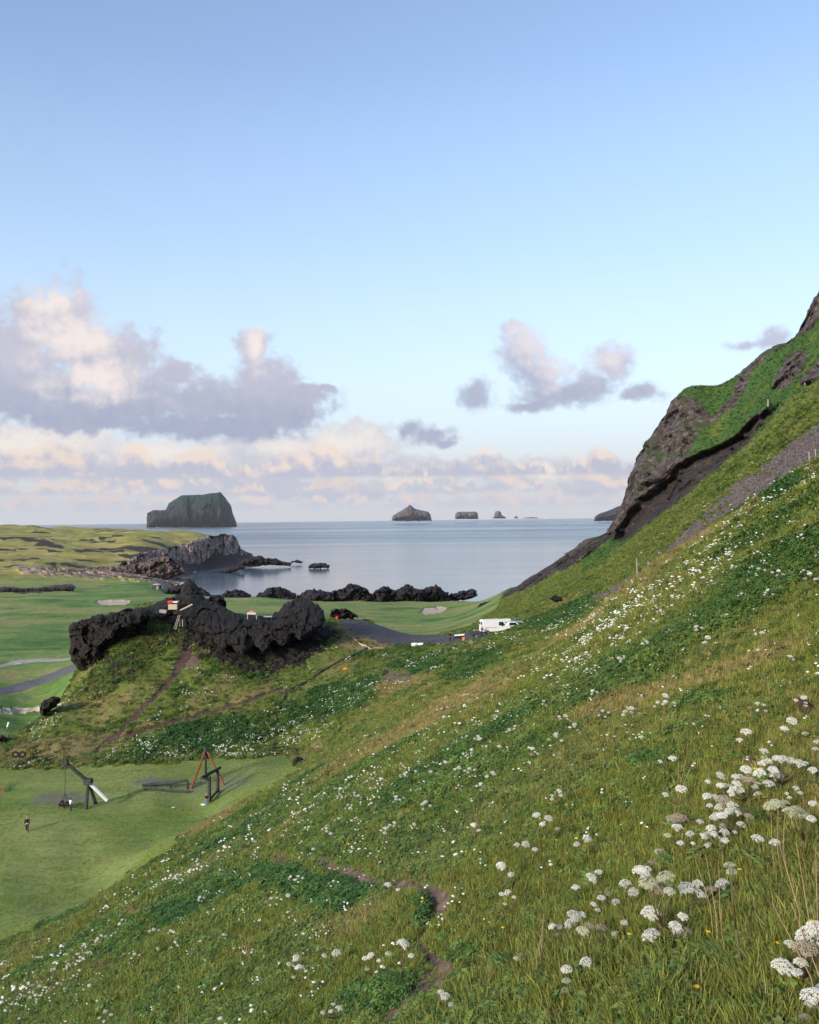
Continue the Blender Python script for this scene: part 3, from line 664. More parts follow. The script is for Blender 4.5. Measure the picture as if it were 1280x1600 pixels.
# ------------------------------------------------------------------ small mesh kit
class MB:
    def __init__(self): self.bm = bmesh.new()
    def box(self, c, s, rot=None, bev=0.0):
        m = Matrix.Translation(c) @ (rot.to_4x4() if rot is not None else Matrix.Identity(4)) @ Matrix.Diagonal((*s, 1))
        g = bmesh.ops.create_cube(self.bm, size=1.0, matrix=m)
        if bev:
            ed = list({e for v in g['verts'] for e in v.link_edges})
            bmesh.ops.bevel(self.bm, geom=ed, offset=bev, segments=2, affect='EDGES', profile=0.6)
        return self
    def tube(self, pts, rad, n=8, cap=True):
        pts = [Vector(p) for p in pts]; rad = rad if hasattr(rad, '__len__') else [rad] * len(pts)
        rings = []; prev = None
        for i, p in enumerate(pts):
            t = (pts[min(i + 1, len(pts) - 1)] - pts[max(i - 1, 0)]).normalized()
            if prev is None:
                a = Vector((0, 0, 1)) if abs(t.z) < 0.9 else Vector((1, 0, 0)); u = t.cross(a).normalized()
            else: u = (prev - t * prev.dot(t)).normalized()
            prev = u; w = t.cross(u)
            rings.append([self.bm.verts.new(p + (u * math.cos(2 * math.pi * k / n) + w * math.sin(2 * math.pi * k / n)) * rad[i]) for k in range(n)])
        for a, b in zip(rings[:-1], rings[1:]):
            for k in range(n): self.bm.faces.new((a[k], a[(k + 1) % n], b[(k + 1) % n], b[k]))
        if cap:
            self.bm.faces.new(rings[0][::-1]); self.bm.faces.new(rings[-1])
        return self
    def ball(self, c, r, sub=2, sq=(1, 1, 1)):
        bmesh.ops.create_icosphere(self.bm, subdivisions=sub, radius=1.0, matrix=Matrix.Translation(c) @ Matrix.Diagonal((r * sq[0], r * sq[1], r * sq[2], 1)))
        return self
    def prism(self, prof, x0, x1, axis='y', bev=0.0):
        """profile (a, b) swept between x0 and x1 along an axis"""
        f = {'y': lambda a, b, t: (a, t, b), 'x': lambda a, b, t: (t, a, b), 'z': lambda a, b, t: (a, b, t)}[axis]
        A = [self.bm.verts.new(f(a, b, x0)) for a, b in prof]; B = [self.bm.verts.new(f(a, b, x1)) for a, b in prof]
        n = len(prof); fs = [self.bm.faces.new(A[::-1]), self.bm.faces.new(B)]
        for k in range(n): fs.append(self.bm.faces.new((A[k], A[(k + 1) % n], B[(k + 1) % n], B[k])))
        if bev:
            bmesh.ops.bevel(self.bm, geom=list({e for q in fs[:2] for e in q.edges}), offset=bev, segments=2, affect='EDGES', profile=0.6)
        return self
    def mesh(self, name='m', smooth=False):
        bmesh.ops.recalc_face_normals(self.bm, faces=self.bm.faces[:])
        me = bpy.data.meshes.new(name); self.bm.to_mesh(me); self.bm.free()
        if smooth: me.polygons.foreach_set('use_smooth', [True] * len(me.polygons))
        return me
    def build(self, name, mat, parent=None, smooth=False, loc=None):
        return link(name, self.mesh(name, smooth), mat, parent, loc)
def resample(pts, step):
    P = [np.array(p, float) for p in pts]; out = []
    for a, b in zip(P, P[1:] + P[:1]):
        n = max(1, int(np.hypot(*(b - a)) / step))
        out += [a + (b - a) * i / n for i in range(n)]
    return np.array(out)
def crag(name, outline, ydist, thick, mat, step=2.0, seed=0, tilt=0.0, tiltx=0.0, rough=0.5, jag=1.5, wave=14.0, vert=1.0, back=1.0, **kw):
    """a solid mass of rock: its outline as seen in the survey photo, stood at its own distance with real depth"""
    ol = resample(outline, step * 0.8)
    jx, jy = vnoise(ol[:, 0] / 6 + seed, ol[:, 1] / 6), vnoise(ol[:, 0] / 5 + 9, ol[:, 1] / 5 + seed)
    jx2, jy2 = vnoise(ol[:, 0] / 2.3 + seed, ol[:, 1] / 2.3), vnoise(ol[:, 0] / 2.3 + 9, ol[:, 1] / 2.3 + seed)
    ol = ol + jag * np.c_[jx + 0.6 * jx2, jy + 0.6 * jy2]
    x0, y0 = ol.min(0) - step; x1, y1 = ol.max(0) + step
    xs, ys = np.arange(x0, x1 + step, step), np.arange(y0, y1 + step, step)
    X, Y = np.meshgrid(xs, ys)
    ins = in_poly(X, Y, ol)
    D = np.full(X.shape, 1e9)
    for k in range(len(ol)):
        D = np.minimum(D, np.hypot(X - ol[k, 0], Y - ol[k, 1]))
    D = np.where(ins, D, 0)
    # cells with at least one inside corner; outside corners snap to the outline
    cell = ins[:-1, :-1] | ins[1:, :-1] | ins[1:, 1:] | ins[:-1, 1:]
    used = np.zeros(X.shape, bool)
    used[:-1, :-1] |= cell; used[1:, :-1] |= cell; used[1:, 1:] |= cell; used[:-1, 1:] |= cell
    snap = used & ~ins
    for i, j in zip(*np.nonzero(snap)):
        k = np.argmin(np.hypot(ol[:, 0] - X[i, j], ol[:, 1] - Y[i, j])); X[i, j], Y[i, j] = ol[k]
    half = max(D.max(), 1e-3); mpp = ydist / FPX
    prof = np.sqrt(np.clip(D / half, 0, 1) * (2 - np.clip(D / half, 0, 1)))
    wx, wy, ww = X / wave + seed * 3.1, Y / wave / vert, np.full(X.shape, seed * 1.7)
    n = fbm(wx, wy, ww, 5, 0.62, ridge=True)
    n = n + 0.5 * fbm(wx * 2.7, wy * 2.7, ww + 5, 3, 0.6)
    dw = 0.35 * fbm(wx * 1.5, wy * 1.5, ww + 2, 3)
    n = 0.30 * n + 1.5 * facet(wx * 0.62 + dw, wy * 0.75 - dw, seed) + 0.55 * facet(wx * 1.8 - dw, wy * 1.5 + dw, seed + 3) + 0.12 * facet(wx * 5, wy * 5, seed + 5)
    yc = ydist + tilt * (Y - Y.mean()) * mpp + tiltx * (X - X.mean()) * mpp
    edge = np.clip(D / (2.5 * step), 0, 1)
    Yf = yc - thick * prof + rough * thick * n * edge
    Yb = yc + thick * back * prof + 0.2 * thick * n * edge
    ii = -np.ones(X.shape, int); ii[used] = np.arange(used.sum())
    def lift(YD):
        px, py, yd = X[used], Y[used], YD[used]
        d = CF[None] + np.outer((px - 640) / FPX, CX) - np.outer((py - 800) / FPX, CY)
        return d * (yd / d[:, 1])[:, None] + np.array([0, 0, ZC])
    Vf, Vb = lift(Yf), lift(Yb)
    rimv = (D[used] <= 0)
    m = used.sum(); mb = np.where(rimv, np.arange(m), np.arange(m) + m)
    Vb[rimv] = Vf[rimv]
    r, c = np.nonzero(cell)
    F1 = np.stack([ii[r, c], ii[r + 1, c], ii[r + 1, c + 1], ii[r, c + 1]], 1)
    F2 = mb[F1][:, ::-1]
    V = np.concatenate([Vf, Vb]); F = np.concatenate([F1, F2])
    cen = V.mean(0); base = np.array([cen[0], cen[1], V[:, 2].min()])
    o = from_np(name, V - base, F, mat, False)
    o.location = base
    bm = bmesh.new(); bm.from_mesh(o.data)
    bmesh.ops.remove_doubles(bm, verts=bm.verts, dist=mpp * 0.02)
    bmesh.ops.delete(bm, geom=[v for v in bm.verts if not v.link_faces], context='VERTS')
    bm.to_mesh(o.data); bm.free()
    return tag(o, **kw)
# ------------------------------------------------------------------ islands far out
def island_mat(name, rock, rock2, green, gl, scale):
    def b(nt, bs):
        p = nt.pos()
        n = nt.noise(nt.vec('MULTIPLY', p, (1, 1, 0.3)), scale, 7, 0.66); n2 = nt.noise(p, scale * 0.3, 4)
        c = nt.mix(nt.ss(n, 0.35, 0.68), rock, rock2)
        s_ = nt.new('ShaderNodeSeparateXYZ'); nt.l.new(p, s_.inputs[0])
        hgt = nt.math('ADD', s_.outputs[2], nt.math('MULTIPLY', nt.math('SUBTRACT', n2, 0.5), gl * 0.7))
        c = nt.mix(nt.ss(hgt, gl * 0.85, gl * 1.1), c, green)
        nt.l.new(c, bs.inputs['Base Color']); bs.inputs['Roughness'].default_value = 0.95
    return material(name, b)
M_ISLE_A = island_mat('island_rock_green', (0.015, 0.015, 0.021), (0.042, 0.037, 0.038), (0.013, 0.034, 0.026), 165, 0.010)
M_ISLE_B = island_mat('island_rock_grey', (0.06, 0.055, 0.06), (0.15, 0.12, 0.11), (0.06, 0.07, 0.05), 900, 0.012)
crag('grassy_island', [(229,824),(230,802),(240,797),(259,797),(261,792),(264,786),(284,774),(313,773),(345,769),(352,777),(361,790),(364,802),(370,818),(371,823)], 7800, 420, M_ISLE_A, 1.0, 3, rough=0.10, jag=0.4, wave=9, vert=3, label='largest dark island with steep cliffs and a green sloping top', cat='island')
crag('rocky_island', [(612,814),(614,806),(622,801),(632,795),(640,789),(648,794),(658,797),(670,800),(673,805),(675,814)], 9000, 260, M_ISLE_B, 0.8, 5, rough=0.16, jag=0.5, wave=7, vert=2, label='pointed grey rock island alone in the middle of the horizon', cat='island')
crag('rocky_island', [(711,811),(712,803),(715,800),(742,799),(746,801),(748,811)], 9800, 150, M_ISLE_B, 0.7, 6, rough=0.16, jag=0.3, wave=6, vert=2, label='flat topped block shaped island between the pointed island and the sea stack', cat='island')
crag('sea_stack', [(769,810),(772,808),(774,799),(779,798),(783,800),(784,805),(789,807),(791,810)], 10200, 80, M_ISLE_B, 0.6, 7, rough=0.15, jag=0.2, wave=5, vert=2, label='narrow pale sea stack with a low shelf on its right', cat='sea stack')
crag('skerry', [(803,810),(805,807),(807,806),(809,808),(811,810)], 10500, 20, M_ISLE_B, 0.5, 8, jag=0.1, label='tiny pointed skerry just right of the sea stack', cat='skerry')
crag('skerry', [(816,810),(822,808.6),(832,808),(840,808.6),(842,810)], 10600, 20, M_ISLE_B, 0.5, 9, jag=0.1, label='long flat skerry on the horizon, farthest right of the sea stack', cat='skerry')
crag('headland_island', [(928,814),(930,807),(938,802),(955,796),(972,789),(1000,780),(1030,770),(1040,815)], 7500, 250, M_ISLE_A, 1.0, 4, rough=0.12, jag=0.4, wave=9, vert=2, label='dark headland island half hidden behind the hillside cliff', cat='island')
crag('headland_cliff', [(176,892),(196,876),(214,868),(232,862),(258,857),(285,850),(300,845),(318,838),(335,836),(352,834),(366,836),(372,846),(376,856),(386,867),(388,878),(370,887),(340,894),(300,901),(262,907),(230,907),(205,903)], 850, 15, M_HEAD, 1.0, 33, tilt=-0.5, tiltx=2.4, rough=0.75, jag=1.4, wave=13, vert=2.2, kind='structure')
# ------------------------------------------------------------------ rocks along the shore
for k, (ol, yd, th, lab) in enumerate([
        ([(481,886),(486,881),(492,879),(500,880),(508,879),(514,884),(514,888),(482,888)], 640 * 1.32, 5, 'small black rock alone in the bay, right of the headland tip'),
        ([(372,884),(380,874),(392,871),(402,868),(414,872),(432,873),(446,878),(456,880),(454,885),(420,883),(392,886)], 880, 9, 'low black rock tongue at the foot of the headland'),
        ([(454,878),(462,874),(472,876),(474,879),(458,880)], 930, 3, 'tiny dark rock beyond the black rock tongue'),
        ([(345,904),(356,902),(372,903),(386,902),(387,905),(366,907)], 760, 2, 'thin flat reef awash nearest the headland foot'),
        ([(404,900),(412,898),(420,900),(418,902),(406,902)], 790, 1.2, 'short flat reef in the bay above the shore rocks'),
        ([(462,903),(470,901),(476,904),(464,905)], 740, 1.2, 'smallest flat reef in the middle of the bay'),
        ([(250,922),(268,916),(285,912),(296,908),(303,912),(316,920),(330,929),(344,936),(330,940),(290,936),(262,932)], 470, 9, 'jagged black shore rock behind the red and white stall'),
        ([(341,938),(347,928),(357,922),(370,920),(384,924),(394,934),(396,940)], 470, 7, 'rounded black shore rock left of the long lava bank'),
        ([(398,936),(406,926),(418,918),(436,917),(449,920),(460,928),(464,938)], 462, 7, 'broad black shore rock in front of the open bay'),
        ([(456,948),(462,934),(474,925),(492,920),(516,925),(534,919),(546,913),(560,914),(574,920),(584,932),(586,946)], 425, 10, 'tallest black lava bank at the middle of the shore'),
        ([(576,946),(582,926),(592,918),(606,916),(618,921),(624,920),(636,914),(648,918),(662,920),(664,944)], 432, 9, 'black lava bank with a notched top behind the green'),
        ([(656,944),(660,922),(672,916),(684,914),(692,922),(700,925),(706,942)], 440, 8, 'black lava bank above the pale sand bunker'),
        ([(700,940),(706,927),(722,924),(736,921),(746,923),(746,931),(730,936)], 452, 6, 'low end of the lava bank beside the steep grass slope'),
        ([(326,946),(340,936),(380,933),(420,934),(460,935),(500,932),(560,931),(620,932),(660,931),(700,930),(740,928),(747,932),(700,941),(620,947),(560,950),(460,949),(400,947)], 446, 5, 'low continuous black lava strip along the foot of all the shore banks'),
        ([(40,893),(70,890),(110,888),(150,886),(190,884),(215,880),(238,872),(262,868),(282,880),(290,896),(262,906),(232,914),(216,908),(186,900),(150,898),(110,897),(70,897)], 690, 9, 'long fissured brown rock shelf at the inner end of the bay'),
        ([(232,912),(240,905),(256,902),(290,903),(320,896),(352,890),(382,882),(384,888),(350,897),(322,905),(296,910),(262,913)], 800, 8, 'wet black ledge at the waterline below the headland cliff'),
        ]):
    crag('shore_rock', ol, yd, th, M_SHELF if lab.startswith('long') else M_SHORE, 1.0 if ol[0][0] < 480 or ol[0][0] > 500 else 0.8, 20 + k, rough=0.4, jag=1.9 if yd < 500 else 1.1, wave=9, label=lab, cat='rock', group='black lava rocks along the shore')
def m_foam(nt, bs):
    bs.inputs['Base Color'].default_value = (0.75, 0.78, 0.80, 1); bs.inputs['Roughness'].default_value = 0.6
M_FOAM = material('sea_foam', m_foam)
mb = MB()
for (x0, x1, yy) in [(250,276,911.5),(276,300,911),(262,290,914),(292,306,893)]:
    for k in range(26):
        px_, py_ = RNG.uniform(x0, x1), yy + RNG.normal(0, 0.8)
        d = CF + (px_ - 640) / FPX * CX - (py_ - 800) / FPX * CY
        t = -ZC / d[2]; P = d * t
        mb.ball((P[0], P[1], 0.02), RNG.uniform(0.7, 1.7), 1, (1.3, 2.2, 0.16))
tag(mb.build('sea_foam', M_FOAM, smooth=True), kind='stuff')
# ------------------------------------------------------------------ lava outcrop on the valley hill
OUT = [
    ([(107,985),(112,974),(128,970),(150,962),(175,957),(200,952),(222,948),(232,952),(236,965),(226,985),(208,1002),(186,1022),(172,1040),(158,1056),(143,1064),(132,1052),(118,1042),(108,1026),(110,1004)], 146.5, 4.5, 0.02, 'large black overhanging lava crag at the left end of the valley hill'),
    ([(206,992),(214,972),(228,950),(242,943),(256,936),(270,933),(282,928),(286,914),(294,904),(304,907),(312,920),(320,934),(336,940),(354,950),(372,959),(392,962),(420,962),(434,955),(444,946),(456,937),(470,933),(484,936),(496,944),(506,952),(511,968),(502,982),(486,990),(470,1000),(458,994),(444,1010),(428,1002),(412,1020),(398,1008),(380,1026),(362,1010),(346,1016),(334,998),(318,990),(300,984),(280,980),(258,972),(238,978),(222,990)], 152.0, 3.0, -1.9, 'wide black lava ridge crowning the valley hill, with a hollow in its middle'),
    ([(320,944),(330,930),(345,928),(352,940),(356,956),(340,962),(324,958)], 160.5, 1.6, 0.0, 'small black lava tooth right behind the pointed top of the lava ridge'),
    ([(514,962),(518,953),(528,951),(540,951),(548,955),(558,961),(560,966),(540,968),(520,966)], 183, 2.2, 0.0, 'low black lava hump beside the gravel road bend'),
    ([(61,1112),(64,1098),(74,1091),(86,1088),(96,1092),(90,1102),(78,1112),(68,1118)], 126, 1.6, 0.0, 'small dark rock at the lower left edge of the valley hill'),
    ([(-12,1172),(-6,1152),(4,1146),(12,1154),(14,1166),(4,1174)], 119, 1.2, 0.0, 'dark rock at the left foot of the valley hill'),
    ([(457,1215),(459,1204),(458,1190),(464,1182),(474,1185),(480,1194),(478,1208),(468,1216)], 100, 0.9, -0.2, 'pile of dark rocks at the right tip of the mown meadow'),
    ([(745,948),(752,943),(768,938),(784,934),(788,928),(796,926),(792,936),(776,944),(758,949)], 318, 2.5, 0.0, 'thin dark rock ledge at the foot of the steep slope'),
    ([(858,934),(866,930),(876,932),(880,938),(866,941)], 120, 0.5, 0.0, 'small grey boulder on the slope above the white vans'),
    ([(-5,929),(0,920),(30,919),(62,920),(84,918),(98,920),(108,915),(116,918),(114,926),(84,927),(40,928)], 478, 3.0, 0.0, 'low dark lava ridge lying across the golf course'),
]
for k, (ol, yd, th, tl, lab) in enumerate(OUT):
    crag('lava_outcrop', ol, yd, th, M_LAVA, 1.4 if k < 2 else 1.1, 60 + k, tilt=tl, rough=0.30 if k < 2 else 0.6, jag=1.8 if k < 2 else 1.4, wave=17 if k < 2 else 8, label=lab, cat='rock')
# loose stones on the near slope, and a lump for an eroded soil hollow
def stone_mesh(seed):
    bm = bmesh.new(); bmesh.ops.create_icosphere(bm, subdivisions=3, radius=1)
    for v in bm.verts:
        p = v.co; f = 1 + 0.35 * float(fbm(np.array([p.x * 1.2 + seed]), np.array([p.y * 1.2]), np.array([p.z * 1.2]), 3)[0])
        v.co = Vector((p.x * f, p.y * f * 0.8, p.z * f * 0.6))
    me = bpy.data.meshes.new('stone'); bm.to_mesh(me); bm.free(); return me
for k, (px_, py_, s_, lab) in enumerate([(1178,1190,15,'dark brown lump standing for an eroded soil hollow in the grass beside the widest flower group'), (652,1325,7,'small grey stone in the grass above the footpath'), (525,1302,6,'tiny grey stone on the slope left of the footpath stone'), (783,1058,7,'grey stone half sunk in the grass below the vans'), (1262,1112,22,'dark rock ledge showing through the slope at the right edge')]):
    p = at(px_, py_); sc = s_ * p[1] / FPX
    o = link('stone', stone_mesh(k * 3.3), M_TRACK if k in (0, 4) else M_SCREE); o.location = p + np.array([0, 0, 0.1 * sc]); o.scale = (sc * 1.2, sc * 0.8, sc * 0.6); o.rotation_euler = (0.3, -0.5, k * .4)
    tag(o, label=lab, cat='stone')
# ------------------------------------------------------------------ vegetation
def leafy_mat(name, cols, attrs=True):
    def b(nt, bs):
        p = nt.pos(); rnd = nt.new('ShaderNodeObjectInfo').outputs['Random']
        n = nt.noise(p, 0.9, 4, 0.65)
        base = nt.mix(nt.ss(nt.math('ADD', nt.math('MULTIPLY', rnd, 0.6), nt.math('MULTIPLY', n, 0.6)), 0.3, 0.9), cols[0], cols[1])
        if attrs:
            d = nt.attr('dry', 'INSTANCER').outputs['Fac']; l = nt.attr('lush', 'INSTANCER').outputs['Fac']
            r2 = nt.math('SUBTRACT', nt.math('FRACT', nt.math('MULTIPLY', rnd, 17.3)), 0.5)
            base = nt.mix(nt.ss(nt.math('MULTIPLY_ADD', r2, 0.7, d), 0.35, 1.05), base, cols[2])
            base = nt.mix(nt.ss(nt.math('MULTIPLY_ADD', r2, 0.5, l), 0.4, 0.95), base, cols[3])
        base = nt.mix(1.0, base, nt.ss(nt.math('FRACT', nt.math('MULTIPLY', rnd, 7.7)), 0, 1, 0.7, 1.35), 'MULTIPLY')
        nt.l.new(base, bs.inputs['Base Color']); bs.inputs['Roughness'].default_value = 0.7
    return material(name, b)
M_BLADE = leafy_mat('grass_blades', [(0.120, 0.160, 0.027), (0.185, 0.205, 0.036), (0.27, 0.225, 0.085), (0.062, 0.140, 0.028)])
M_TURF = leafy_mat('mown_blades', [(0.165, 0.255, 0.042), (0.27, 0.32, 0.085)], False)
M_HERB = leafy_mat('herb_leaves', [(0.080, 0.150, 0.032), (0.130, 0.195, 0.046), (0.20, 0.18, 0.065), (0.048, 0.115, 0.028)])
M_LEAF = leafy_mat('angelica_leaf', [(0.085, 0.16, 0.032), (0.14, 0.21, 0.045)], False)
M_STALK = plain('angelica_stalk', (0.095, 0.085, 0.04), 0.7, var=0.4, scale=20)
M_STRAW = plain('straw', (0.30, 0.22, 0.12), 0.8, var=0.3, scale=20)
M_YELLOW = plain('yellow_petal', (0.75, 0.52, 0.02), 0.6, var=0.1)
def umbel_mat(name, a, b_):
    def b(nt, bs):
        tc = nt.new('ShaderNodeTexCoord').outputs['Object']; rnd = nt.new('ShaderNodeObjectInfo').outputs['Random']
        n = nt.noise(tc, 55.0, 3, 0.7)
        c = nt.mix(nt.ss(n, 0.35, 0.65), a, b_)
        c = nt.mix(1.0, c, nt.ss(rnd, 0, 1, 0.8, 1.08), 'MULTIPLY')
        nt.l.new(c, bs.inputs['Base Color']); bs.inputs['Roughness'].default_value = 0.8
        bm = nt.new('ShaderNodeBump'); bm.inputs['Strength'].default_value = 0.8; bm.inputs['Distance'].default_value = 0.004
        nt.l.new(n, bm.inputs['Height']); nt.l.new(bm.outputs[0], bs.inputs['Normal'])
    return material(name, b)
M_UMB = umbel_mat('white_umbel', (0.72, 0.74, 0.66), (0.86, 0.87, 0.83))
M_UMBG = umbel_mat('greenish_umbel', (0.42, 0.47, 0.28), (0.66, 0.68, 0.52))
M_UMBB = umbel_mat('faded_umbel', (0.26, 0.21, 0.16), (0.50, 0.43, 0.35))
def blade_tuft(n, h, spread, wid, seed, lean=0.5):
    rg = np.random.default_rng(seed); V = []; F = []
    for i in range(n):
        a = rg.uniform(0, 2 * math.pi); r = spread * math.sqrt(rg.random()); p = np.array([r * math.cos(a), r * math.sin(a), -0.04])
        da = a + rg.normal(0, 0.9); hh = h * rg.uniform(0.45, 1.1); ln = lean * rg.uniform(0.2, 1.3) * hh; w = wid * rg.uniform(0.7, 1.3)
        side = np.array([-math.sin(da + rg.normal(0, 0.6)), math.cos(da), 0])
        k0 = len(V)
        for t, ww in ((0, 1.0), (0.4, 0.85), (0.75, 0.55)):
            c = p + np.array([math.cos(da) * ln * t * t, math.sin(da) * ln * t * t, hh * (t - 0.18 * t * t)])
            V += [c - side * w * ww, c + side * w * ww]
        V.append(p + np.array([math.cos(da) * ln, math.sin(da) * ln, hh * 0.82]))
        F += [(k0, k0 + 1, k0 + 3, k0 + 2), (k0 + 2, k0 + 3, k0 + 5, k0 + 4), (k0 + 4, k0 + 5, k0 + 6, k0 + 6)]
    return V, F
def mesh_of(name, V, F, mat, smooth=False):
    me = bpy.data.meshes.new(name)
    me.from_pydata([tuple(v) for v in V], [], [tuple(dict.fromkeys(f)) for f in F]); me.materials.append(mat)
    if smooth: me.polygons.foreach_set('use_smooth', [True] * len(me.polygons))
    return me
def leaf_clump(n, rad, h, size, seed, flat=0.5):
    rg = np.random.default_rng(seed); V = []; F = []
    for i in range(n):
        a = rg.uniform(0, 2 * math.pi); r = rad * math.sqrt(rg.random()); z = h * (1 - (r / rad) ** 2 * 0.7) * rg.uniform(0.35, 1.0)
        c = np.array([r * math.cos(a), r * math.sin(a), z])
        out = np.array([math.cos(a + rg.normal(0, .7)), math.sin(a + rg.normal(0, .7)), rg.uniform(-0.5, 0.5)]); out /= np.linalg.norm(out)
        s = np.cross(out, [0, 0, 1]); s /= np.linalg.norm(s) + 1e-6
        L, W = size * rg.uniform(0.7, 1.4), size * rg.uniform(0.25, 0.45)
        up = np.array([0, 0, 0.12 * L]); k = len(V)
        V += [c - out * L / 2, c - s * W + up, c + out * L / 2 - up, c + s * W + up, c]
        F += [(k, k + 1, k + 4), (k + 1, k + 2, k + 4), (k + 2, k + 3, k + 4), (k + 3, k, k + 4)]
    return V, F
def umbel_mesh(name, mat, n, seed, sub=1, rad=0.5, dome=0.45, stalks=True):
    """a compound umbel: small florets heads on rays, diameter 1"""
    rg = np.random.default_rng(seed); bm = bmesh.new()
    for i in range(n):
        t = (i + 0.5) / n; a = i * 2.39996; th = math.acos(1 - 0.92 * t)
        p = Vector((math.sin(th) * math.cos(a), math.sin(th) * math.sin(a), 0)) * rad * 0.88
        p.z = dome * math.cos(th) * 0.8 + rg.normal(0, 0.02)
        r = rad * 1.28 / math.sqrt(n) * rg.uniform(0.7, 1.1)
        nrm = Vector((p.x * 0.9, p.y * 0.9, 0.5)).normalized(); ax = nrm.orthogonal().normalized(); ay = nrm.cross(ax)
        for q in range(11):                      # florets of one umbellet
            rr = r * math.sqrt((q + .3) / 11) * 0.95; b = q * 2.39996 + i
            c = p + (ax * math.cos(b) + ay * math.sin(b)) * rr + nrm * (r * 0.35 * (1 - (rr / r) ** 2) + rg.normal(0, 0.008))
            s = r * rg.uniform(0.22, 0.36)
            vs = [bm.verts.new(c + d * s) for d in (ax, ay, -ax, -ay)] + [bm.verts.new(c + nrm * s * 0.8), bm.verts.new(c - nrm * s * 0.6)]
            for k in range(4):
                bm.faces.new((vs[k], vs[(k + 1) % 4], vs[4])); bm.faces.new((vs[(k + 1) % 4], vs[k], vs[5]))
    if stalks:
        for i in range(0, n, 2):
            t = (i + 0.5) / n; a = i * 2.39996; th = math.acos(1 - 0.92 * t)
            p = Vector((math.sin(th) * math.cos(a) * rad * 0.8, math.sin(th) * math.sin(a) * rad * 0.8, dome * math.cos(th) * 0.7))
            q = [bm.verts.new(Vector((0.012 * math.cos(k * 2.09), 0.012 * math.sin(k * 2.09), -0.28))) for k in range(3)]
            e = [bm.verts.new(p + Vector((0.012 * math.cos(k * 2.09), 0.012 * math.sin(k * 2.09), 0))) for k in range(3)]
            for k in range(3): bm.faces.new((q[k], q[(k + 1) % 3], e[(k + 1) % 3], e[k]))
    me = bpy.data.meshes.new(name); bm.to_mesh(me); bm.free(); me.materials.append(mat)
    return me
def scatter(name, P, scale, meshes, pick, attrs, normal_tilt=None):
    """one mass of many small plants: points carrying instances"""
    col = bpy.data.collections.new(name + '_kinds')
    for k, me in enumerate(meshes):
        o = bpy.data.objects.new(f'{name}_kind_{k:02d}', me); col.objects.link(o)
    me = bpy.data.meshes.new(name); me.vertices.add(len(P)); me.vertices.foreach_set('co', np.asarray(P, np.float32).ravel())
    n = len(P)
    rot = np.zeros((n, 3), np.float32); rot[:, 2] = RNG.uniform(0, 6.283, n); rot[:, 0] = RNG.normal(0, 0.12, n); rot[:, 1] = RNG.normal(0, 0.12, n)
    a = me.attributes.new('rot', 'FLOAT_VECTOR', 'POINT'); a.data.foreach_set('vector', rot.ravel())
    a = me.attributes.new('size', 'FLOAT', 'POINT'); a.data.foreach_set('value', np.asarray(scale, np.float32))
    a = me.attributes.new('pick', 'INT', 'POINT'); a.data.foreach_set('value', np.asarray(pick, np.int32))
    for k, v in attrs.items():
        a = me.attributes.new(k, 'FLOAT', 'POINT'); a.data.foreach_set('value', np.asarray(v, np.float32))
    o = link(name, me)
    g = bpy.data.node_groups.new(name, 'GeometryNodeTree')
    g.interface.new_socket('Geometry', in_out='INPUT', socket_type='NodeSocketGeometry'); g.interface.new_socket('Geometry', in_out='OUTPUT', socket_type='NodeSocketGeometry')
    gi, go = g.nodes.new('NodeGroupInput'), g.nodes.new('NodeGroupOutput')
    mp = g.nodes.new('GeometryNodeMeshToPoints'); iop = g.nodes.new('GeometryNodeInstanceOnPoints'); ci = g.nodes.new('GeometryNodeCollectionInfo')
    ci.inputs['Collection'].default_value = col; ci.inputs['Separate Children'].default_value = True; ci.inputs['Reset Children'].default_value = True
    def na(nm, dt):
        x = g.nodes.new('GeometryNodeInputNamedAttribute'); x.data_type = dt; x.inputs['Name'].default_value = nm; return x.outputs['Attribute']
    e2r = g.nodes.new('FunctionNodeEulerToRotation')
    L = g.links.new
    L(gi.outputs[0], mp.inputs[0]); L(mp.outputs[0], iop.inputs['Points']); L(ci.outputs[0], iop.inputs['Instance']); iop.inputs['Pick Instance'].default_value = True
    L(na('pick', 'INT'), iop.inputs['Instance Index']); L(na('rot', 'FLOAT_VECTOR'), e2r.inputs[0]); L(e2r.outputs[0], iop.inputs['Rotation']); L(na('size', 'FLOAT'), iop.inputs['Scale'])
    L(iop.outputs[0], go.inputs[0])
    md = o.modifiers.new('scatter', 'NODES'); md.node_group = g
    return tag(o, kind='stuff')
def sample(n, lo, hi, half=27.2):
    th = RNG.uniform(-R(half), R(half), n); r = np.exp(RNG.uniform(math.log(lo), math.log(hi), n))
    return th, r
def look(th, r):
    """nearest grid cell of a bearing and distance"""
    j = np.clip(np.round(np.interp(th, TH, np.arange(len(TH)))).astype(int), 0, len(TH) - 1)
    i = np.clip(np.round(np.interp(np.log(r), np.log(RR), np.arange(len(RR)))).astype(int), 0, len(RR) - 1)
    return i, j
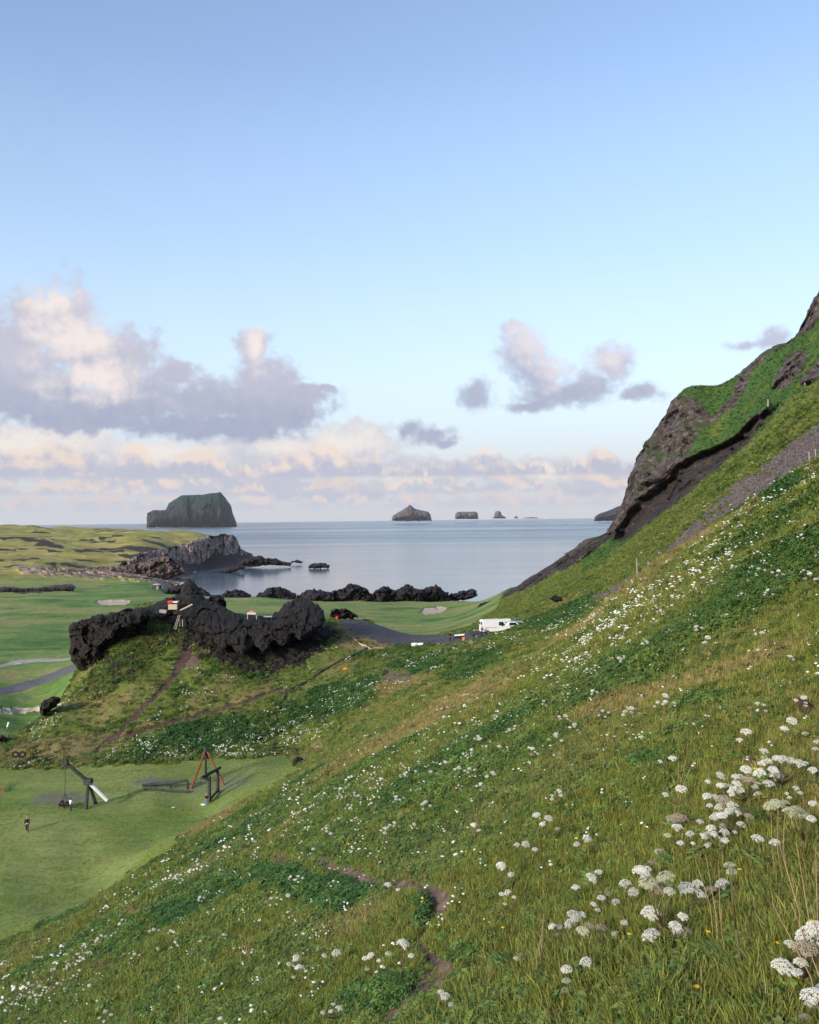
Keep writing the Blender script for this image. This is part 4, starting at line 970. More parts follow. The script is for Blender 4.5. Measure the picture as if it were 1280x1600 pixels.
# --- grass on the near slope
PATHN = np.where(R2 < 24, near_line(PX, PY, PATH_LINE, PATH_W), 9.0)
N = 150000
th, r = sample(N, 1.9, 115)
i, j = look(th, r)
ok = ((ids[i, j] == 0) | ((ids[i, j] == 7) & (RNG.random(N) < 0.22))) & (RNG.random(N) > 0.75 * bare[i, j])
th, r, i, j = th[ok], r[ok], i[ok], j[ok]
X, Y = r * np.sin(th), r * np.cos(th)
P = np.c_[X, Y, ground(X, Y)]
D_, L_ = dry[i, j], lush[i, j]
kinds = [mesh_of(f'tuft_{k}', *blade_tuft(34, 1.0, 0.55, 0.022, 40 + k, 0.55), M_BLADE) for k in range(4)] + \
        [mesh_of(f'tall_tuft_{k}', *blade_tuft(14, 1.25, 0.35, 0.018, 50 + k, 0.6), M_BLADE) for k in range(2)] + \
        [mesh_of(f'herb_{k}', *leaf_clump(46, 0.7, 0.75, 0.34, 60 + k), M_HERB) for k in range(3)]
u_ = RNG.random(len(P))
pick = np.where(u_ < 0.20 + 0.42 * L_, RNG.integers(6, 9, len(P)), np.where(u_ > 0.965, RNG.integers(4, 6, len(P)), RNG.integers(0, 4, len(P))))
tall = 0.6 + 0.8 * np.clip(fbm(X / 2.5, Y / 3.0 + 77, octv=3) + 0.3, 0, 1)
size = (0.062 + 0.0042 * r) * RNG.uniform(0.6, 1.35, len(P)) * tall * np.where(pick >= 6, 0.85 + 0.5 * L_, 1.0) * (1 + 0.12 * sstep(14, 5, r)) * np.where(r < 24, 0.42 + 0.58 * sstep(0.8, 2.4, PATHN[i, j]), 1.0)
size = np.minimum(size, 0.42)
scatter('slope_grass', P, size, kinds, pick, dict(dry=D_, lush=L_))
# --- tall herbs and rough grass on the valley hill
N = 60000
th = RNG.uniform(-R(27.2), R(27.2), N); r = RNG.uniform(102, 200, N)
i, j = look(th, r)
ok = ((ids[i, j] == 0) | ((ids[i, j] == 15) & (RNG.random(N) < .3))) & (RNG.random(N) > 0.7 * bare[i, j]) & (RNG.random(N) < 0.35 + 0.9 * lush[i, j])
th, r, i, j = th[ok], r[ok], i[ok], j[ok]
X, Y = r * np.sin(th), r * np.cos(th); P = np.c_[X, Y, ground(X, Y)]
pick = np.where(RNG.random(len(P)) < 0.25 + 0.7 * lush[i, j], RNG.integers(6, 9, len(P)), RNG.integers(0, 6, len(P)))
scatter('hill_herbs', P, RNG.uniform(0.35, 0.75, len(P)) * (0.7 + 0.5 * lush[i, j]), kinds, pick, dict(dry=dry[i, j], lush=lush[i, j]))

# --- short turf on the mown meadow, stones on the scree
N = 60000
th = RNG.uniform(-R(27.2), -R(5), N); r = RNG.uniform(50, 118, N); i, j = look(th, r); k = ids[i, j] == 2
k &= RNG.random(N) < 0.25 + sstep(-0.2, 0.5, fbm(r * np.sin(th) / 4, r * np.cos(th) / 3, octv=4))
X, Y = (r * np.sin(th))[k], (r * np.cos(th))[k]
scatter('meadow_turf', np.c_[X, Y, ground(X, Y)], RNG.uniform(.05, .13, len(X)), [mesh_of(f'turf_{q}', *blade_tuft(22, 1.0, 1.3, 0.05, 140 + q, 0.8), M_TURF) for q in range(3)], RNG.integers(0, 3, len(X)), dict(dry=np.full(len(X), .25), lush=np.full(len(X), .2)))
def scree_stone(seed):
    rg = np.random.default_rng(seed); bm = bmesh.new(); bmesh.ops.create_icosphere(bm, subdivisions=1, radius=1)
    for v in bm.verts: v.co = Vector((v.co.x * rg.uniform(.6, 1.2), v.co.y * rg.uniform(.5, 1.0), v.co.z * rg.uniform(.3, .7)))
    me = bpy.data.meshes.new('scree_stone'); bm.to_mesh(me); bm.free(); me.materials.append(M_SCREE); return me
N = 60000
th = RNG.uniform(R(8), R(27.2), N); r = RNG.uniform(88, 235, N); i, j = look(th, r)
nb_ = np.zeros(GX.shape); nb_[:] = blur((ids == 5).astype(float), 14)
k = RNG.random(N) < np.clip(nb_[i, j] * 1.2, 0, 1) ** 1.3
X, Y = (r * np.sin(th))[k], (r * np.cos(th))[k]
scatter('scree_stones', np.c_[X, Y, ground(X, Y)], RNG.uniform(.12, .32, len(X)) * RNG.choice([1, 1, 1, 1.8], len(X)), [scree_stone(q) for q in range(4)], RNG.integers(0, 4, len(X)), {})
# --- rough grass on the far slope
N = 60000
th = RNG.uniform(R(4), R(27.2), N); r = RNG.uniform(108, 300, N); i, j = look(th, r); k = (ids[i, j] == 0) & (RNG.random(N) > .5 * dry[i, j])
X, Y = (r * np.sin(th))[k], (r * np.cos(th))[k]
scatter('far_slope_grass', np.c_[X, Y, ground(X, Y)], RNG.uniform(.22, .6, len(X)), kinds, RNG.integers(0, 9, len(X)), dict(dry=dry[i, j][k], lush=lush[i, j][k]))
# --- broken lava and rank grass round the foot of the outcrop
def lava_stone(seed):
    rg = np.random.default_rng(seed); bm = bmesh.new(); bmesh.ops.create_icosphere(bm, subdivisions=2, radius=1)
    for v in bm.verts: v.co = v.co * rg.uniform(.7, 1.15); v.co.z *= .7
    me = bpy.data.meshes.new('lava_stone'); bm.to_mesh(me); bm.free(); me.materials.append(M_LAVA); return me
FOOT = [(150,1068),(190,1038),(225,1004),(262,990),(300,994),(332,1010),(352,1024),(380,1034),(412,1026),(445,1016),(475,1004),(508,984),(520,970)]
nf = near_line(PX, PY, FOOT, [14] * len(FOOT)); nf = np.where((R2 > 128) & (R2 < 162), nf, 9.0)
N = 60000
th = RNG.uniform(R(-20), R(-4), N); r = RNG.uniform(128, 162, N); i, j = look(th, r)
k = (RNG.random(N) < 0.16 * sstep(1.8, 0.2, nf[i, j]))
X, Y = (r * np.sin(th))[k], (r * np.cos(th))[k]
scatter('lava_rubble', np.c_[X, Y, ground(X, Y)], RNG.uniform(.12, .5, len(X)) * RNG.choice([1, 1, 1.6], len(X)), [lava_stone(q) for q in range(4)], RNG.integers(0, 4, len(X)), {})
th = RNG.uniform(R(-20), R(-4), N); r = RNG.uniform(128, 162, N); i, j = look(th, r)
k = (RNG.random(N) < 0.22 * sstep(2.2, 0.4, nf[i, j])) & (ids[i, j] == 0)
X, Y = (r * np.sin(th))[k], (r * np.cos(th))[k]
scatter('rank_grass', np.c_[X, Y, ground(X, Y)], RNG.uniform(.5, 1.0, len(X)), kinds, RNG.integers(0, 9, len(X)), dict(dry=dry[i, j][k], lush=lush[i, j][k]))
# --- angelica: the showiest clumps are built head by head where they stand
UMB = {'w': [umbel_mesh(f'umbel_{k}', M_UMB, 34, 70 + k) for k in range(3)], 'g': [umbel_mesh(f'green_umbel_{k}', M_UMBG, 34, 80 + k, dome=0.35) for k in range(2)],
       'b': [umbel_mesh(f'faded_umbel_{k}', M_UMBB, 20, 90 + k, dome=0.28) for k in range(2)]}
def leaf_mesh(seed):
    """a divided angelica leaf: a stalk and toothed leaflets"""
    rg = np.random.default_rng(seed); V = []; F = []
    for q in range(9):
        t = 0.25 + 0.75 * (q // 2) / 4; sd = (-1) ** q if q < 8 else 0
        c = np.array([t, sd * 0.10 * (1.2 - t), 0.35 * t - 0.35 * t * t]); dr = np.array([0.8, sd * 0.9, -0.1]); dr /= np.linalg.norm(dr)
        s = np.array([-dr[1], dr[0], 0]); Ls = 0.30 * rg.uniform(0.8, 1.2); W = 0.085
        k = len(V)
        V += [c, c + dr * Ls * .35 + s * W, c + dr * Ls * .7 + s * W * .7, c + dr * Ls, c + dr * Ls * .7 - s * W * .7, c + dr * Ls * .35 - s * W, c + dr * Ls * .5 - np.array([0, 0, .02])]
        F += [(k + a, k + (a + 1) % 6, k + 6) for a in range(6)]
    k = len(V)
    V += [(0, -.008, 0), (0, .008, 0), (1, .004, 0.02), (1, -.004, 0.02)]; F.append((k, k + 1, k + 2, k + 3))
    return mesh_of('leaf', V, F, M_LEAF)
LEAVES = [leaf_mesh(k) for k in range(3)]
HERO = [  # base column,row ; heads (column,row,width in photo pixels,tone)
    ((1282,1560), 'big white flower clump with a grey faded head at the right edge, above another', [(1235,1477,20,'w'),(1266,1466,42,'w'),(1223,1514,36,'w'),(1251,1506,23,'w'),(1246,1521,18,'w'),(1258,1484,40,'b'),(1274,1452,30,'w')]),
    ((1290,1625), 'round white flower heads in the bottom right corner', [(1271,1559,38,'w'),(1266,1571,18,'w'),(1258,1590,18,'b'),(1290,1550,30,'w')]),
    ((1043,1490), 'tall dark-stemmed plant with a broad grey green head in the middle clump', [(1041,1373,30,'g'),(1013,1382,32,'g'),(1017,1430,31,'w'),(1018,1465,30,'w'),(1068,1463,36,'w'),(1046,1394,18,'w'),(1009,1370,17,'w'),(1024,1388,30,'b')]),
    ((986,1442), 'three white heads on the left of the tall dark-stemmed plant', [(977,1383,20,'w'),(998,1361,20,'w'),(990,1395,18,'w')]),
    ((1092,1446), 'row of plump white heads beside one drab brown head, right of the tall dark-stemmed plant', [(1073,1390,26,'w'),(1090,1383,18,'w'),(1093,1398,21,'w'),(1129,1384,23,'w'),(1110,1391,20,'b')]),
    ((886,1482), 'leftmost large white flower group, a ragged cluster of six heads', [(897,1433,24,'w'),(908,1431,16,'w'),(892,1445,20,'w'),(863,1449,13,'w'),(872,1464,13,'w'),(874,1449,12,'w')]),
    ((943,1506), 'clump of greenish and brown heads right of the ragged white cluster', [(911,1456,22,'g'),(923,1447,18,'b'),(940,1450,18,'b'),(964,1462,19,'g'),(976,1443,12,'w')]),
    ((905,1562), 'small plant with white, green and cream heads lowest on the left', [(886,1517,19,'w'),(916,1505,20,'w'),(886,1534,17,'g'),(885,1549,18,'g')]),
    ((926,1406), 'four white heads on the far left upper edge of the middle clumps', [(924,1373,19,'w'),(936,1364,14,'w'),(900,1388,14,'w'),(947,1384,17,'b')]),
    ((946,1443), 'small scattered white heads between the two middle clumps', [(928,1414,11,'w'),(940,1404,14,'w'),(963,1411,14,'w'),(934,1423,10,'w'),(950,1397,12,'b')]),
    ((1062,1494), 'small white and brown heads low in the shade of the tall plant', [(1067,1434,18,'w'),(1055,1449,22,'w'),(1067,1485,12,'w'),(1065,1499,18,'b')]),
    ((1206,1378), 'lone plump white head with a smaller one on tall bare stems', [(1184,1312,21,'w'),(1211,1318,17,'w')]),
    ((1221,1300), 'long flat cream flower head seen edge on', [(1204,1261,22,'g'),(1214,1258,24,'g'),(1224,1256,20,'g')]),
    ((1257,1358), 'flat cream head on a tall brown stem right of the edge-on head', [(1236,1270,26,'g'),(1254,1274,24,'g'),(1268,1281,15,'w'),(1270,1257,14,'w'),(1245,1266,20,'g')]),
    ((1173,1268), 'white flower group under a wide brown head on the upper right', [(1151,1226,16,'w'),(1146,1234,14,'w'),(1155,1236,17,'w'),(1142,1241,14,'w'),(1180,1231,12,'w'),(1185,1243,15,'w'),(1170,1220,22,'b')]),
    ((1221,1246), 'widest white flower group high on the right slope', [(1194,1193,14,'w'),(1221,1188,21,'w'),(1235,1190,17,'w'),(1249,1195,19,'w'),(1258,1195,12,'w'),(1187,1210,20,'w'),(1208,1205,17,'w'),(1213,1214,24,'w'),(1201,1227,20,'w')]),
    ((1275,1234), 'white heads cut by the right edge beside the widest group', [(1270,1205,15,'w'),(1274,1171,10,'w'),(1276,1160,10,'w')]),
    ((1122,1331), 'white and brown heads strung down the slope left of the lone plump head', [(1125,1263,17,'w'),(1122,1277,20,'w'),(1139,1270,14,'w'),(1153,1272,15,'w'),(1094,1285,13,'w'),(1111,1296,16,'w'),(1106,1306,15,'w'),(1129,1293,14,'w'),(1122,1310,11,'w'),(1130,1252,24,'b')]),
    ((1074,1302), 'wide faded brown flower head above the middle clumps', [(1063,1279,26,'b'),(1050,1281,20,'b')]),
    ((1041,1365), 'grey brown seeding head just above the tall dark-stemmed plant', [(1036,1336,24,'b'),(1021,1349,17,'b'),(1030,1332,16,'g')]),
    ((1160,1545), 'drooping cream head on one very tall pale stalk', [(1140,1353,19,'g'),(1143,1363,17,'g')]),
    ((702,1596), 'three white heads at the bottom edge beside the footpath', [(689,1552,12,'w'),(696,1558,15,'w'),(706,1572,12,'w')]),
    ((806,1527), 'two white heads and a brown one alone right of the footpath', [(808,1499,12,'w'),(826,1495,9,'w'),(816,1494,12,'b')]),
    ((527,1605), 'small white heads at the bottom edge left of the footpath', [(530,1577,13,'w'),(518,1581,9,'w'),(521,1570,8,'w'),(505,1583,8,'w')]),
]
def sees(px, py):
    for yy in np.arange(1.2, 60, 0.02):
        p = pix(px, py, yy)
        if p[2] <= ground(p[0], p[1]): return p
    return p
def grow(root, base, heads, rg, leaf=2, lsize=0.15, stem_mat=M_STALK):
    top = np.mean([h for h, _, _ in heads], 0)
    fork = top * np.array([0.55, 0.55, 0.5]); 
    st = MB().tube([(0, 0, -0.03), (fork[0] * .4, fork[1] * .4, fork[2] * .55), tuple(fork)], [0.006, 0.005, 0.004], 6)
    for h, d, t in heads:
        m = fork * 0.4 + h * 0.6 + np.array([0, 0, -0.12 * np.linalg.norm(h - fork)])
        st.tube([tuple(fork), tuple(m), tuple(h - np.array([0, 0, d * 0.22]))], [0.0036, 0.003, 0.0022], 5)
    st.build('stem', stem_mat, root, True)
    for h, d, t in heads:
        me = UMB[t][rg.integers(0, len(UMB[t]))]
        o = link('umbel', me, None, root); o.location = h; o.scale = (d, d, d * rg.uniform(0.85, 1.1)); o.rotation_euler = (rg.normal(0, .18), rg.normal(0, .18), rg.uniform(0, 6.28))
    for q in range(leaf):
        o = link('leaf', LEAVES[rg.integers(0, 3)], None, root); a = rg.uniform(0, 6.28); s_ = lsize * rg.uniform(0.7, 1.2)
        o.location = (0, 0, rg.uniform(0.02, max(0.04, fork[2] * 0.5))); o.rotation_euler = (rg.normal(0, .2), rg.uniform(-.5, .1), a); o.scale = (s_, s_, s_)
rgH = np.random.default_rng(5)
for (bx, by), lab, heads in HERO:
    b0 = sees(bx, by); hs = []
    for (hx, hy, w, t) in heads:
        yy = b0[1] + rgH.uniform(-0.06, 0.06); p = pix(hx, hy, yy); hs.append((p - b0, w * yy / FPX * 1.02, t))
    root = empty('angelica_plant', b0, label=lab, cat='flower', group='angelica plants on the near slope')
    grow(root, b0, hs, rgH)
# ordinary plants: four grown once, then repeated
PROTO = []
def proto(spec, seed):
    rg = np.random.default_rng(seed); root = empty('angelica_plant')
    hs = [(np.array([x, y, z]), d, t) for (x, y, z, d, t) in spec]
    grow(root, None, hs, rg, leaf=3, lsize=0.14); return root
LAB_S = 'small white angelica plant scattered in the grass of the near slope'
for spec, sd in (([(0, 0, .24, .085, 'w'), (.09, .03, .20, .06, 'w'), (-.08, .05, .21, .065, 'w')], 1), ([(0, 0, .30, .08, 'w'), (.07, -.05, .25, .06, 'w'), (-.06, -.06, .23, .05, 'w'), (.02, .09, .22, .055, 'g')], 2),
                 ([(0.02, 0, .20, .09, 'w'), (-.10, .02, .16, .055, 'w')], 3), ([(0, 0, .26, .075, 'w'), (.08, .06, .24, .06, 'w'), (-.09, .0, .2, .06, 'b'), (0, -.09, .19, .05, 'w'), (.1, -.04, .18, .05, 'w')], 4)):
    PROTO.append(proto(spec, sd))
def dens(th, r):
    """where angelica flowers thickest"""
    i, j = look(th, r); x, y = r * np.sin(th), r * np.cos(th)
    px, py = PX[i, j], PY[i, j]
    n = sstep(0.0, 0.45, fbm(x / 3.2 + 5, y / 4.5, octv=4, gain=0.6)) * 0.8 + sstep(-0.1, 0.5, fbm(x / 12, y / 14 + 31, octv=3)) * 0.4
    d = 0.07 + 0.45 * n * n
    for (cx, cy, rx, ry, rot, am) in [(1150,835,240,34,-42,1.7),(960,970,150,38,-36,1.7),(1235,752,60,26,-40,1.9),(880,1060,160,70,-38,.45),(420,1290,200,40,-28,.8),(250,1385,140,30,-30,.8),(60,1535,120,45,-20,1.8),(1170,1330,160,120,-20,1.6),(700,1180,160,60,-30,.35),(600,1240,160,40,-25,.35)]:
        c, s_ = math.cos(R(rot)), math.sin(R(rot)); dx, dy = px - cx, py - cy
        d = d + am * sstep(1.2, 0.3, np.hypot((dx * c + dy * s_) / rx, (-dx * s_ + dy * c) / ry)) * (0.3 + 0.7 * n)
    d = d * (1 - 0.75 * blob(420, 1490, 170, 55, -14, 3, 40)[i, j]) * np.where(r < 9, 0.4, 1.0) * (ids[i, j] == 0) * (1 - bare[i, j])
    return d, i, j
th, r = sample(30000, 4.2, 108)
d, i, j = dens(th, r)
k = RNG.random(len(r)) < d * 0.25
th, r = th[k], r[k]
o_ = np.argsort(r); th, r = th[o_], r[o_]
X, Y = r * np.sin(th), r * np.cos(th); P = np.c_[X, Y, ground(X, Y)]
px_, py_ = project(P); inn = (px_ > -5) & (px_ < 1285) & (py_ < 1640)
near_i = np.nonzero(inn)[0][:270]
used_p = np.zeros(4, bool)
for q, n_ in enumerate(near_i):
    v = int(RNG.integers(0, 4)) if q >= 4 else q
    src = PROTO[v]
    if not used_p[v]: root = src; used_p[v] = True; kids = []
    else:
        root = src.copy(); COL.objects.link(root)
        kids = list(src.children)
    s_ = RNG.uniform(0.4, 0.8)
    root.location = P[n_]; root.rotation_euler = (RNG.normal(0, .08), RNG.normal(0, .08), RNG.uniform(0, 6.28)); root.scale = (s_, s_, s_)
    tag(root, LAB_S, 'flower', 'small angelica plants scattered on the near slope')
    for ch in kids:
        c = ch.copy(); COL.objects.link(c); c.parent = root
rest = np.setdiff1d(np.nonzero(r > 9.0)[0], near_i)
def far_clump(seed, n):
    rg = np.random.default_rng(seed); bm = bmesh.new()
    for q in range(n):
        p = Vector((rg.normal(0, .5), rg.normal(0, .5), rg.uniform(.55, 1.0))) * (1 if q else 0.9)
        r_ = rg.uniform(.16, .30)
        g = bmesh.ops.create_icosphere(bm, subdivisions=1, radius=1, matrix=Matrix.Translation(p) @ Matrix.Diagonal((r_, r_, r_ * .55, 1)))
    for v in bm.verts: v.co += Vector(rg.normal(0, .03, 3))
    me = bpy.data.meshes.new('clump'); bm.to_mesh(me); bm.free(); me.materials.append(M_UMB); return me
FAR = [far_clump(k, n) for k, n in enumerate((1, 2, 3, 4, 5))] 
P2 = P[rest]; r2 = r[rest]
scatter('far_angelica', P2, (0.085 + 0.0020 * r2) * RNG.uniform(0.55, 1.35, len(P2)), FAR, RNG.integers(0, 5, len(P2)), {})
N = 26000
th = RNG.uniform(-R(27.2), R(27.2), N); r = RNG.uniform(104, 185, N); i, j = look(th, r)
x, y = r * np.sin(th), r * np.cos(th)
f = sstep(-0.05, 0.5, fbm(x / 5, y / 6 + 8, octv=4, gain=0.6))
hill_fl = (0.10 + 0.75 * np.clip(lush[i, j], 0, 1) ** 1.5) * f
for (cx, cy, rx, ry, rot, am) in [(330,1165,200,24,-6,.7),(400,1150,120,40,-15,.6),(80,1120,60,16,-30,.7),(250,1175,120,14,-4,.8),(330,1050,90,30,-20,.3)]:
    c, s_ = math.cos(R(rot)), math.sin(R(rot)); dx, dy = PX[i, j] - cx, PY[i, j] - cy
    hill_fl = hill_fl + am * sstep(1.2, 0.3, np.hypot((dx * c + dy * s_) / rx, (-dx * s_ + dy * c) / ry)) * (0.25 + f)
k = (ids[i, j] == 0) & (RNG.random(N) < hill_fl * 0.8) & (bare[i, j] < 0.4)
X, Y = x[k], y[k]
scatter('hill_angelica', np.c_[X, Y, ground(X, Y) + 0.1], RNG.uniform(0.20, 0.42, k.sum()), FAR, RNG.integers(0, 5, k.sum()), {})
th, r = sample(26000, 5.0, 105); d, i, j = dens(th, r)
k = RNG.random(len(r)) < np.clip(d, 0.1, 1) * 0.34 * (ids[i, j] == 0)
X, Y = (r * np.sin(th))[k], (r * np.cos(th))[k]
scatter('tiny_white_flowers', np.c_[X, Y, ground(X, Y) + 0.06], (0.035 + 0.0012 * r[k]) * RNG.uniform(0.6, 1.3, len(X)), FAR, RNG.integers(0, 4, len(X)), {})
# buttercups and dead stalks near the viewer
th, r = sample(110, 2.6, 9); X, Y = r * np.sin(th), r * np.cos(th)
bm_ = MB()
for q in range(6): bm_.ball((math.cos(q) * .007, math.sin(q) * .007, 0.10), 0.007, 1, (1, 1, .4))
yl = bm_.mesh('buttercup', True); yl.materials.append(M_YELLOW)
dead = MB()
for q in range(3): dead.tube([(q * .03, 0, -.02), (q * .03 + .02, .02, .2), (q * .05 + .06, .03 * q, .42)], [.003, .0025, .0012], 4)
dd_ = dead.mesh('straw', True); dd_.materials.append(M_STRAW)
scatter('buttercups_and_straw', np.c_[X, Y, ground(X, Y)], RNG.uniform(.45, 1.0, len(X)), [yl, dd_], (RNG.random(len(X)) < .35).astype(int), {})
# ------------------------------------------------------------------ things people made
M_WHITE = plain('white_paint', (0.72, 0.74, 0.76), 0.35, var=0.06, scale=3)
M_GLASS = plain('dark_glass', (0.02, 0.025, 0.03), 0.1, var=0.1)
M_SCREENG = plain('windscreen_glass', (0.20, 0.30, 0.36), 0.08, var=0.1)
M_TYRE = plain('tyre_rubber', (0.02, 0.02, 0.02), 0.9)
M_STEEL = plain('grey_steel', (0.35, 0.36, 0.37), 0.45, 0.3, 0.2, 6)
M_DARKW = plain('dark_stained_wood', (0.045, 0.050, 0.055), 0.8, var=0.4, scale=6)
M_GREYW = plain('weathered_grey_wood', (0.30, 0.29, 0.28), 0.9, var=0.3, scale=6)
M_PALEW = plain('pale_timber', (0.46, 0.38, 0.29), 0.85, var=0.25, scale=6)
M_REDW = plain('red_brown_wood', (0.20, 0.062, 0.036), 0.8, var=0.3, scale=6)
M_ORANGE = plain('orange_plastic', (0.75, 0.20, 0.03), 0.5, var=0.15)
M_REDP = plain('red_plastic', (0.60, 0.03, 0.02), 0.5, var=0.15)
M_TEAL = plain('teal_netting', (0.05, 0.22, 0.22), 0.9, var=0.35, scale=4)
M_PVC = plain('white_pipe', (0.66, 0.67, 0.68), 0.5, var=0.1)
M_SKIN = plain('skin', (0.55, 0.36, 0.27), 0.6, var=0.08)
CLOTH = {k: plain(f'{k}_cloth', c, 0.9, var=0.2, scale=12) for k, c in dict(dark=(0.02, 0.02, 0.024), black=(0.015, 0.015, 0.015), white=(0.75, 0.75, 0.78), navy=(0.03, 0.05, 0.12), pink=(0.65, 0.16, 0.25), blue=(0.10, 0.22, 0.38), brown=(0.07, 0.04, 0.028)).items()}
HAIR = {k: plain(f'{k}_hair', c, 0.8, var=0.3, scale=30) for k, c in dict(red=(0.26, 0.075, 0.028), dark=(0.025, 0.018, 0.014), fair=(0.46, 0.32, 0.17)).items()}
def gp(px, y):
    """ground point under a photo column at a distance"""
    x = pix(px, HOR, y)[0]
    return np.array([x, y, float(ground(x, y))])
# --- people
def skinned(name, joints, bones, mat, parent, levels=1):
    me = bpy.data.meshes.new(name); me.from_pydata([j[:3] for j in joints], bones, [])
    o = bpy.data.objects.new(name, me); COL.objects.link(o)
    sk_ = o.modifiers.new('skin', 'SKIN'); sk_.use_smooth_shade = True
    for v, j in zip(me.skin_vertices[0].data, joints): v.radius = (j[3], j[4] if len(j) > 4 else j[3])
    me.skin_vertices[0].data[0].use_root = True
    s_ = o.modifiers.new('sub', 'SUBSURF'); s_.levels = s_.render_levels = levels
    ev = o.evaluated_get(bpy.context.evaluated_depsgraph_get())
    m2 = bpy.data.meshes.new_from_object(ev); m2.materials.clear()
    bpy.data.objects.remove(o); bpy.data.meshes.remove(me)
    m2.polygons.foreach_set('use_smooth', [True] * len(m2.polygons))
    return link(name, m2, mat, parent)
def person(loc, rz, H, label, top, legs, hair, pose='stand', boots=None, long_hair=False, skirt=False):
    root = empty('person', loc, rz, label=label, cat='person')
    s = H / 1.75
    sit = pose == 'sit'
    hip = 0.92 * s if not sit else 0.42 * s
    dz = hip - 0.92 * s
    def J(x, y, z, r, r2=None): return (x * s, y * s, z * s + dz, r * s, (r2 or r) * s)
    hipc = J(0, 0, 0.95, .12, .09); waist = J(0, 0, 1.12, .115, .085); chest = J(0, 0.01, 1.32, .135, .095); neck = J(0, 0, 1.50, .05); jaw = J(0, -.02, 1.60, .07, .075); crown_ = J(0, 0, 1.69, .075, .085)
    hands = {'stand': [(.24, -.04, .82), (-.24, -.05, .82)], 'sit': [(.26, -.30, 1.22), (-.26, -.30, 1.22)], 'lean': [(.20, -.30, 1.05), (-.20, -.30, 1.05)], 'walk': [(.24, -.18, .86), (-.24, .15, .86)]}[pose]
    if sit: knees = [(.10, -.40, .90), (-.10, -.40, .90)]; feet = [(.10, -.48, .53), (-.10, -.48, .53)]
    elif pose == 'walk': knees = [(.09, -.14, .50), (-.09, .06, .48)]; feet = [(.09, -.10, .07), (-.09, .26, .12)]
    else: knees = [(.10, -.02, .50), (-.10, -.02, .50)]; feet = [(.11, 0, .06), (-.11, 0, .06)]
    jo = [hipc, waist, chest, neck, jaw, crown_]; bo = [(0, 1), (1, 2), (2, 3), (3, 4), (4, 5)]
    for sd, hd in zip((1, -1), hands):
        k = len(jo); sh = (0.19 * sd, 0, 1.43)
        el = [(a + b) / 2 for a, b in zip(sh, hd)]; el[1] += .05; el[0] += .03 * sd
        jo += [J(*sh, .06), J(*el, .045), J(*hd, .035), J(hd[0], hd[1] - .05, hd[2] - .08, .028)]
        bo += [(2, k), (k, k + 1), (k + 1, k + 2), (k + 2, k + 3)]
    for kn, ft, sd in zip(knees, feet, (1, -1)):
        k = len(jo)
        jo += [J(.10 * sd, -.02, .88, .085), J(*kn, .058), J(*ft, .042), J(ft[0], ft[1] - .14, ft[2] - .02, .035)]
        bo += [(0, k), (k, k + 1), (k + 1, k + 2), (k + 2, k + 3)]
    skinned('body', jo, bo, M_SKIN, root)
    g = lambda t, f, e=0: (*t[:3], t[3] * f + e * s, t[4] * f + e * s)
    jk = [g(waist, 1.12, .01), g(chest, 1.12, .015), g(jo[0], 1.12, .01), (neck[0], neck[1], neck[2] - .03 * s, .075 * s, .07 * s)]; jb = [(2, 0), (0, 1), (1, 3)]
    for q in (6, 10):
        k = len(jk); jk += [g(jo[q], 1.1, .012), g(jo[q + 1], 1.1, .014), g(jo[q + 2], 1.15, .01)]; jb += [(1, k), (k, k + 1), (k + 1, k + 2)]
    skinned('jacket', jk, jb, CLOTH[top], root)
    lj = [g(jo[0], 1.06, .006)]; lb = []
    for q in (14, 18):
        k = len(lj); lj += [g(jo[q], 1.08, .01), g(jo[q + 1], 1.08, .012), g(jo[q + 2], 1.1, .012)]; lb += [(0, k), (k, k + 1), (k + 1, k + 2)]
    skinned('trousers', lj, lb, CLOTH[legs], root)
    for q in (16, 20):
        a, b = jo[q], jo[q + 1]
        bt = [(a[0], a[1], a[2] + (.22 * s if boots else .02 * s), .06 * s, .06 * s), (a[0], a[1] + .01, a[2] - .01 * s, .055 * s, .055 * s), (b[0], b[1], a[2] - .02 * s, .045 * s, .04 * s)]
        skinned('boot' if boots else 'shoe', bt, [(0, 1), (1, 2)], CLOTH[boots or 'black'], root)
    hz_ = MB().ball((0, .012 * s, 1.69 * s + dz), .108 * s, 3, (.95, 1.05, 1.0))
    if long_hair: hz_.tube([(0, .06 * s, 1.70 * s + dz), (0, .10 * s, 1.55 * s + dz), (0, .10 * s, 1.36 * s + dz)], [.09 * s, .09 * s, .05 * s], 10)
    hb = hz_.bm
    bmesh.ops.bisect_plane(hb, geom=hb.verts[:] + hb.edges[:] + hb.faces[:], plane_co=(0, -.045 * s, 1.66 * s + dz), plane_no=(0, -1, -.75), clear_outer=True)
    hz_.build('hair', HAIR[hair], root, True)
    fc = MB().ball((0, -.102 * s, 1.63 * s + dz), .016 * s, 1, (.8, 1.3, 1.2))
    fc.build('nose', M_SKIN, root, True)
    for sd in (1, -1): MB().ball((.032 * sd * s, -.088 * s, 1.655 * s + dz), .011 * s, 1).build('eye', CLOTH['black'], root, True)
    return root
person(gp(38.5, 83.2), 0.3, 1.45, 'child in a dark jacket and pink boots walking alone across the mown meadow', 'dark', 'dark', 'fair', 'walk', 'pink')
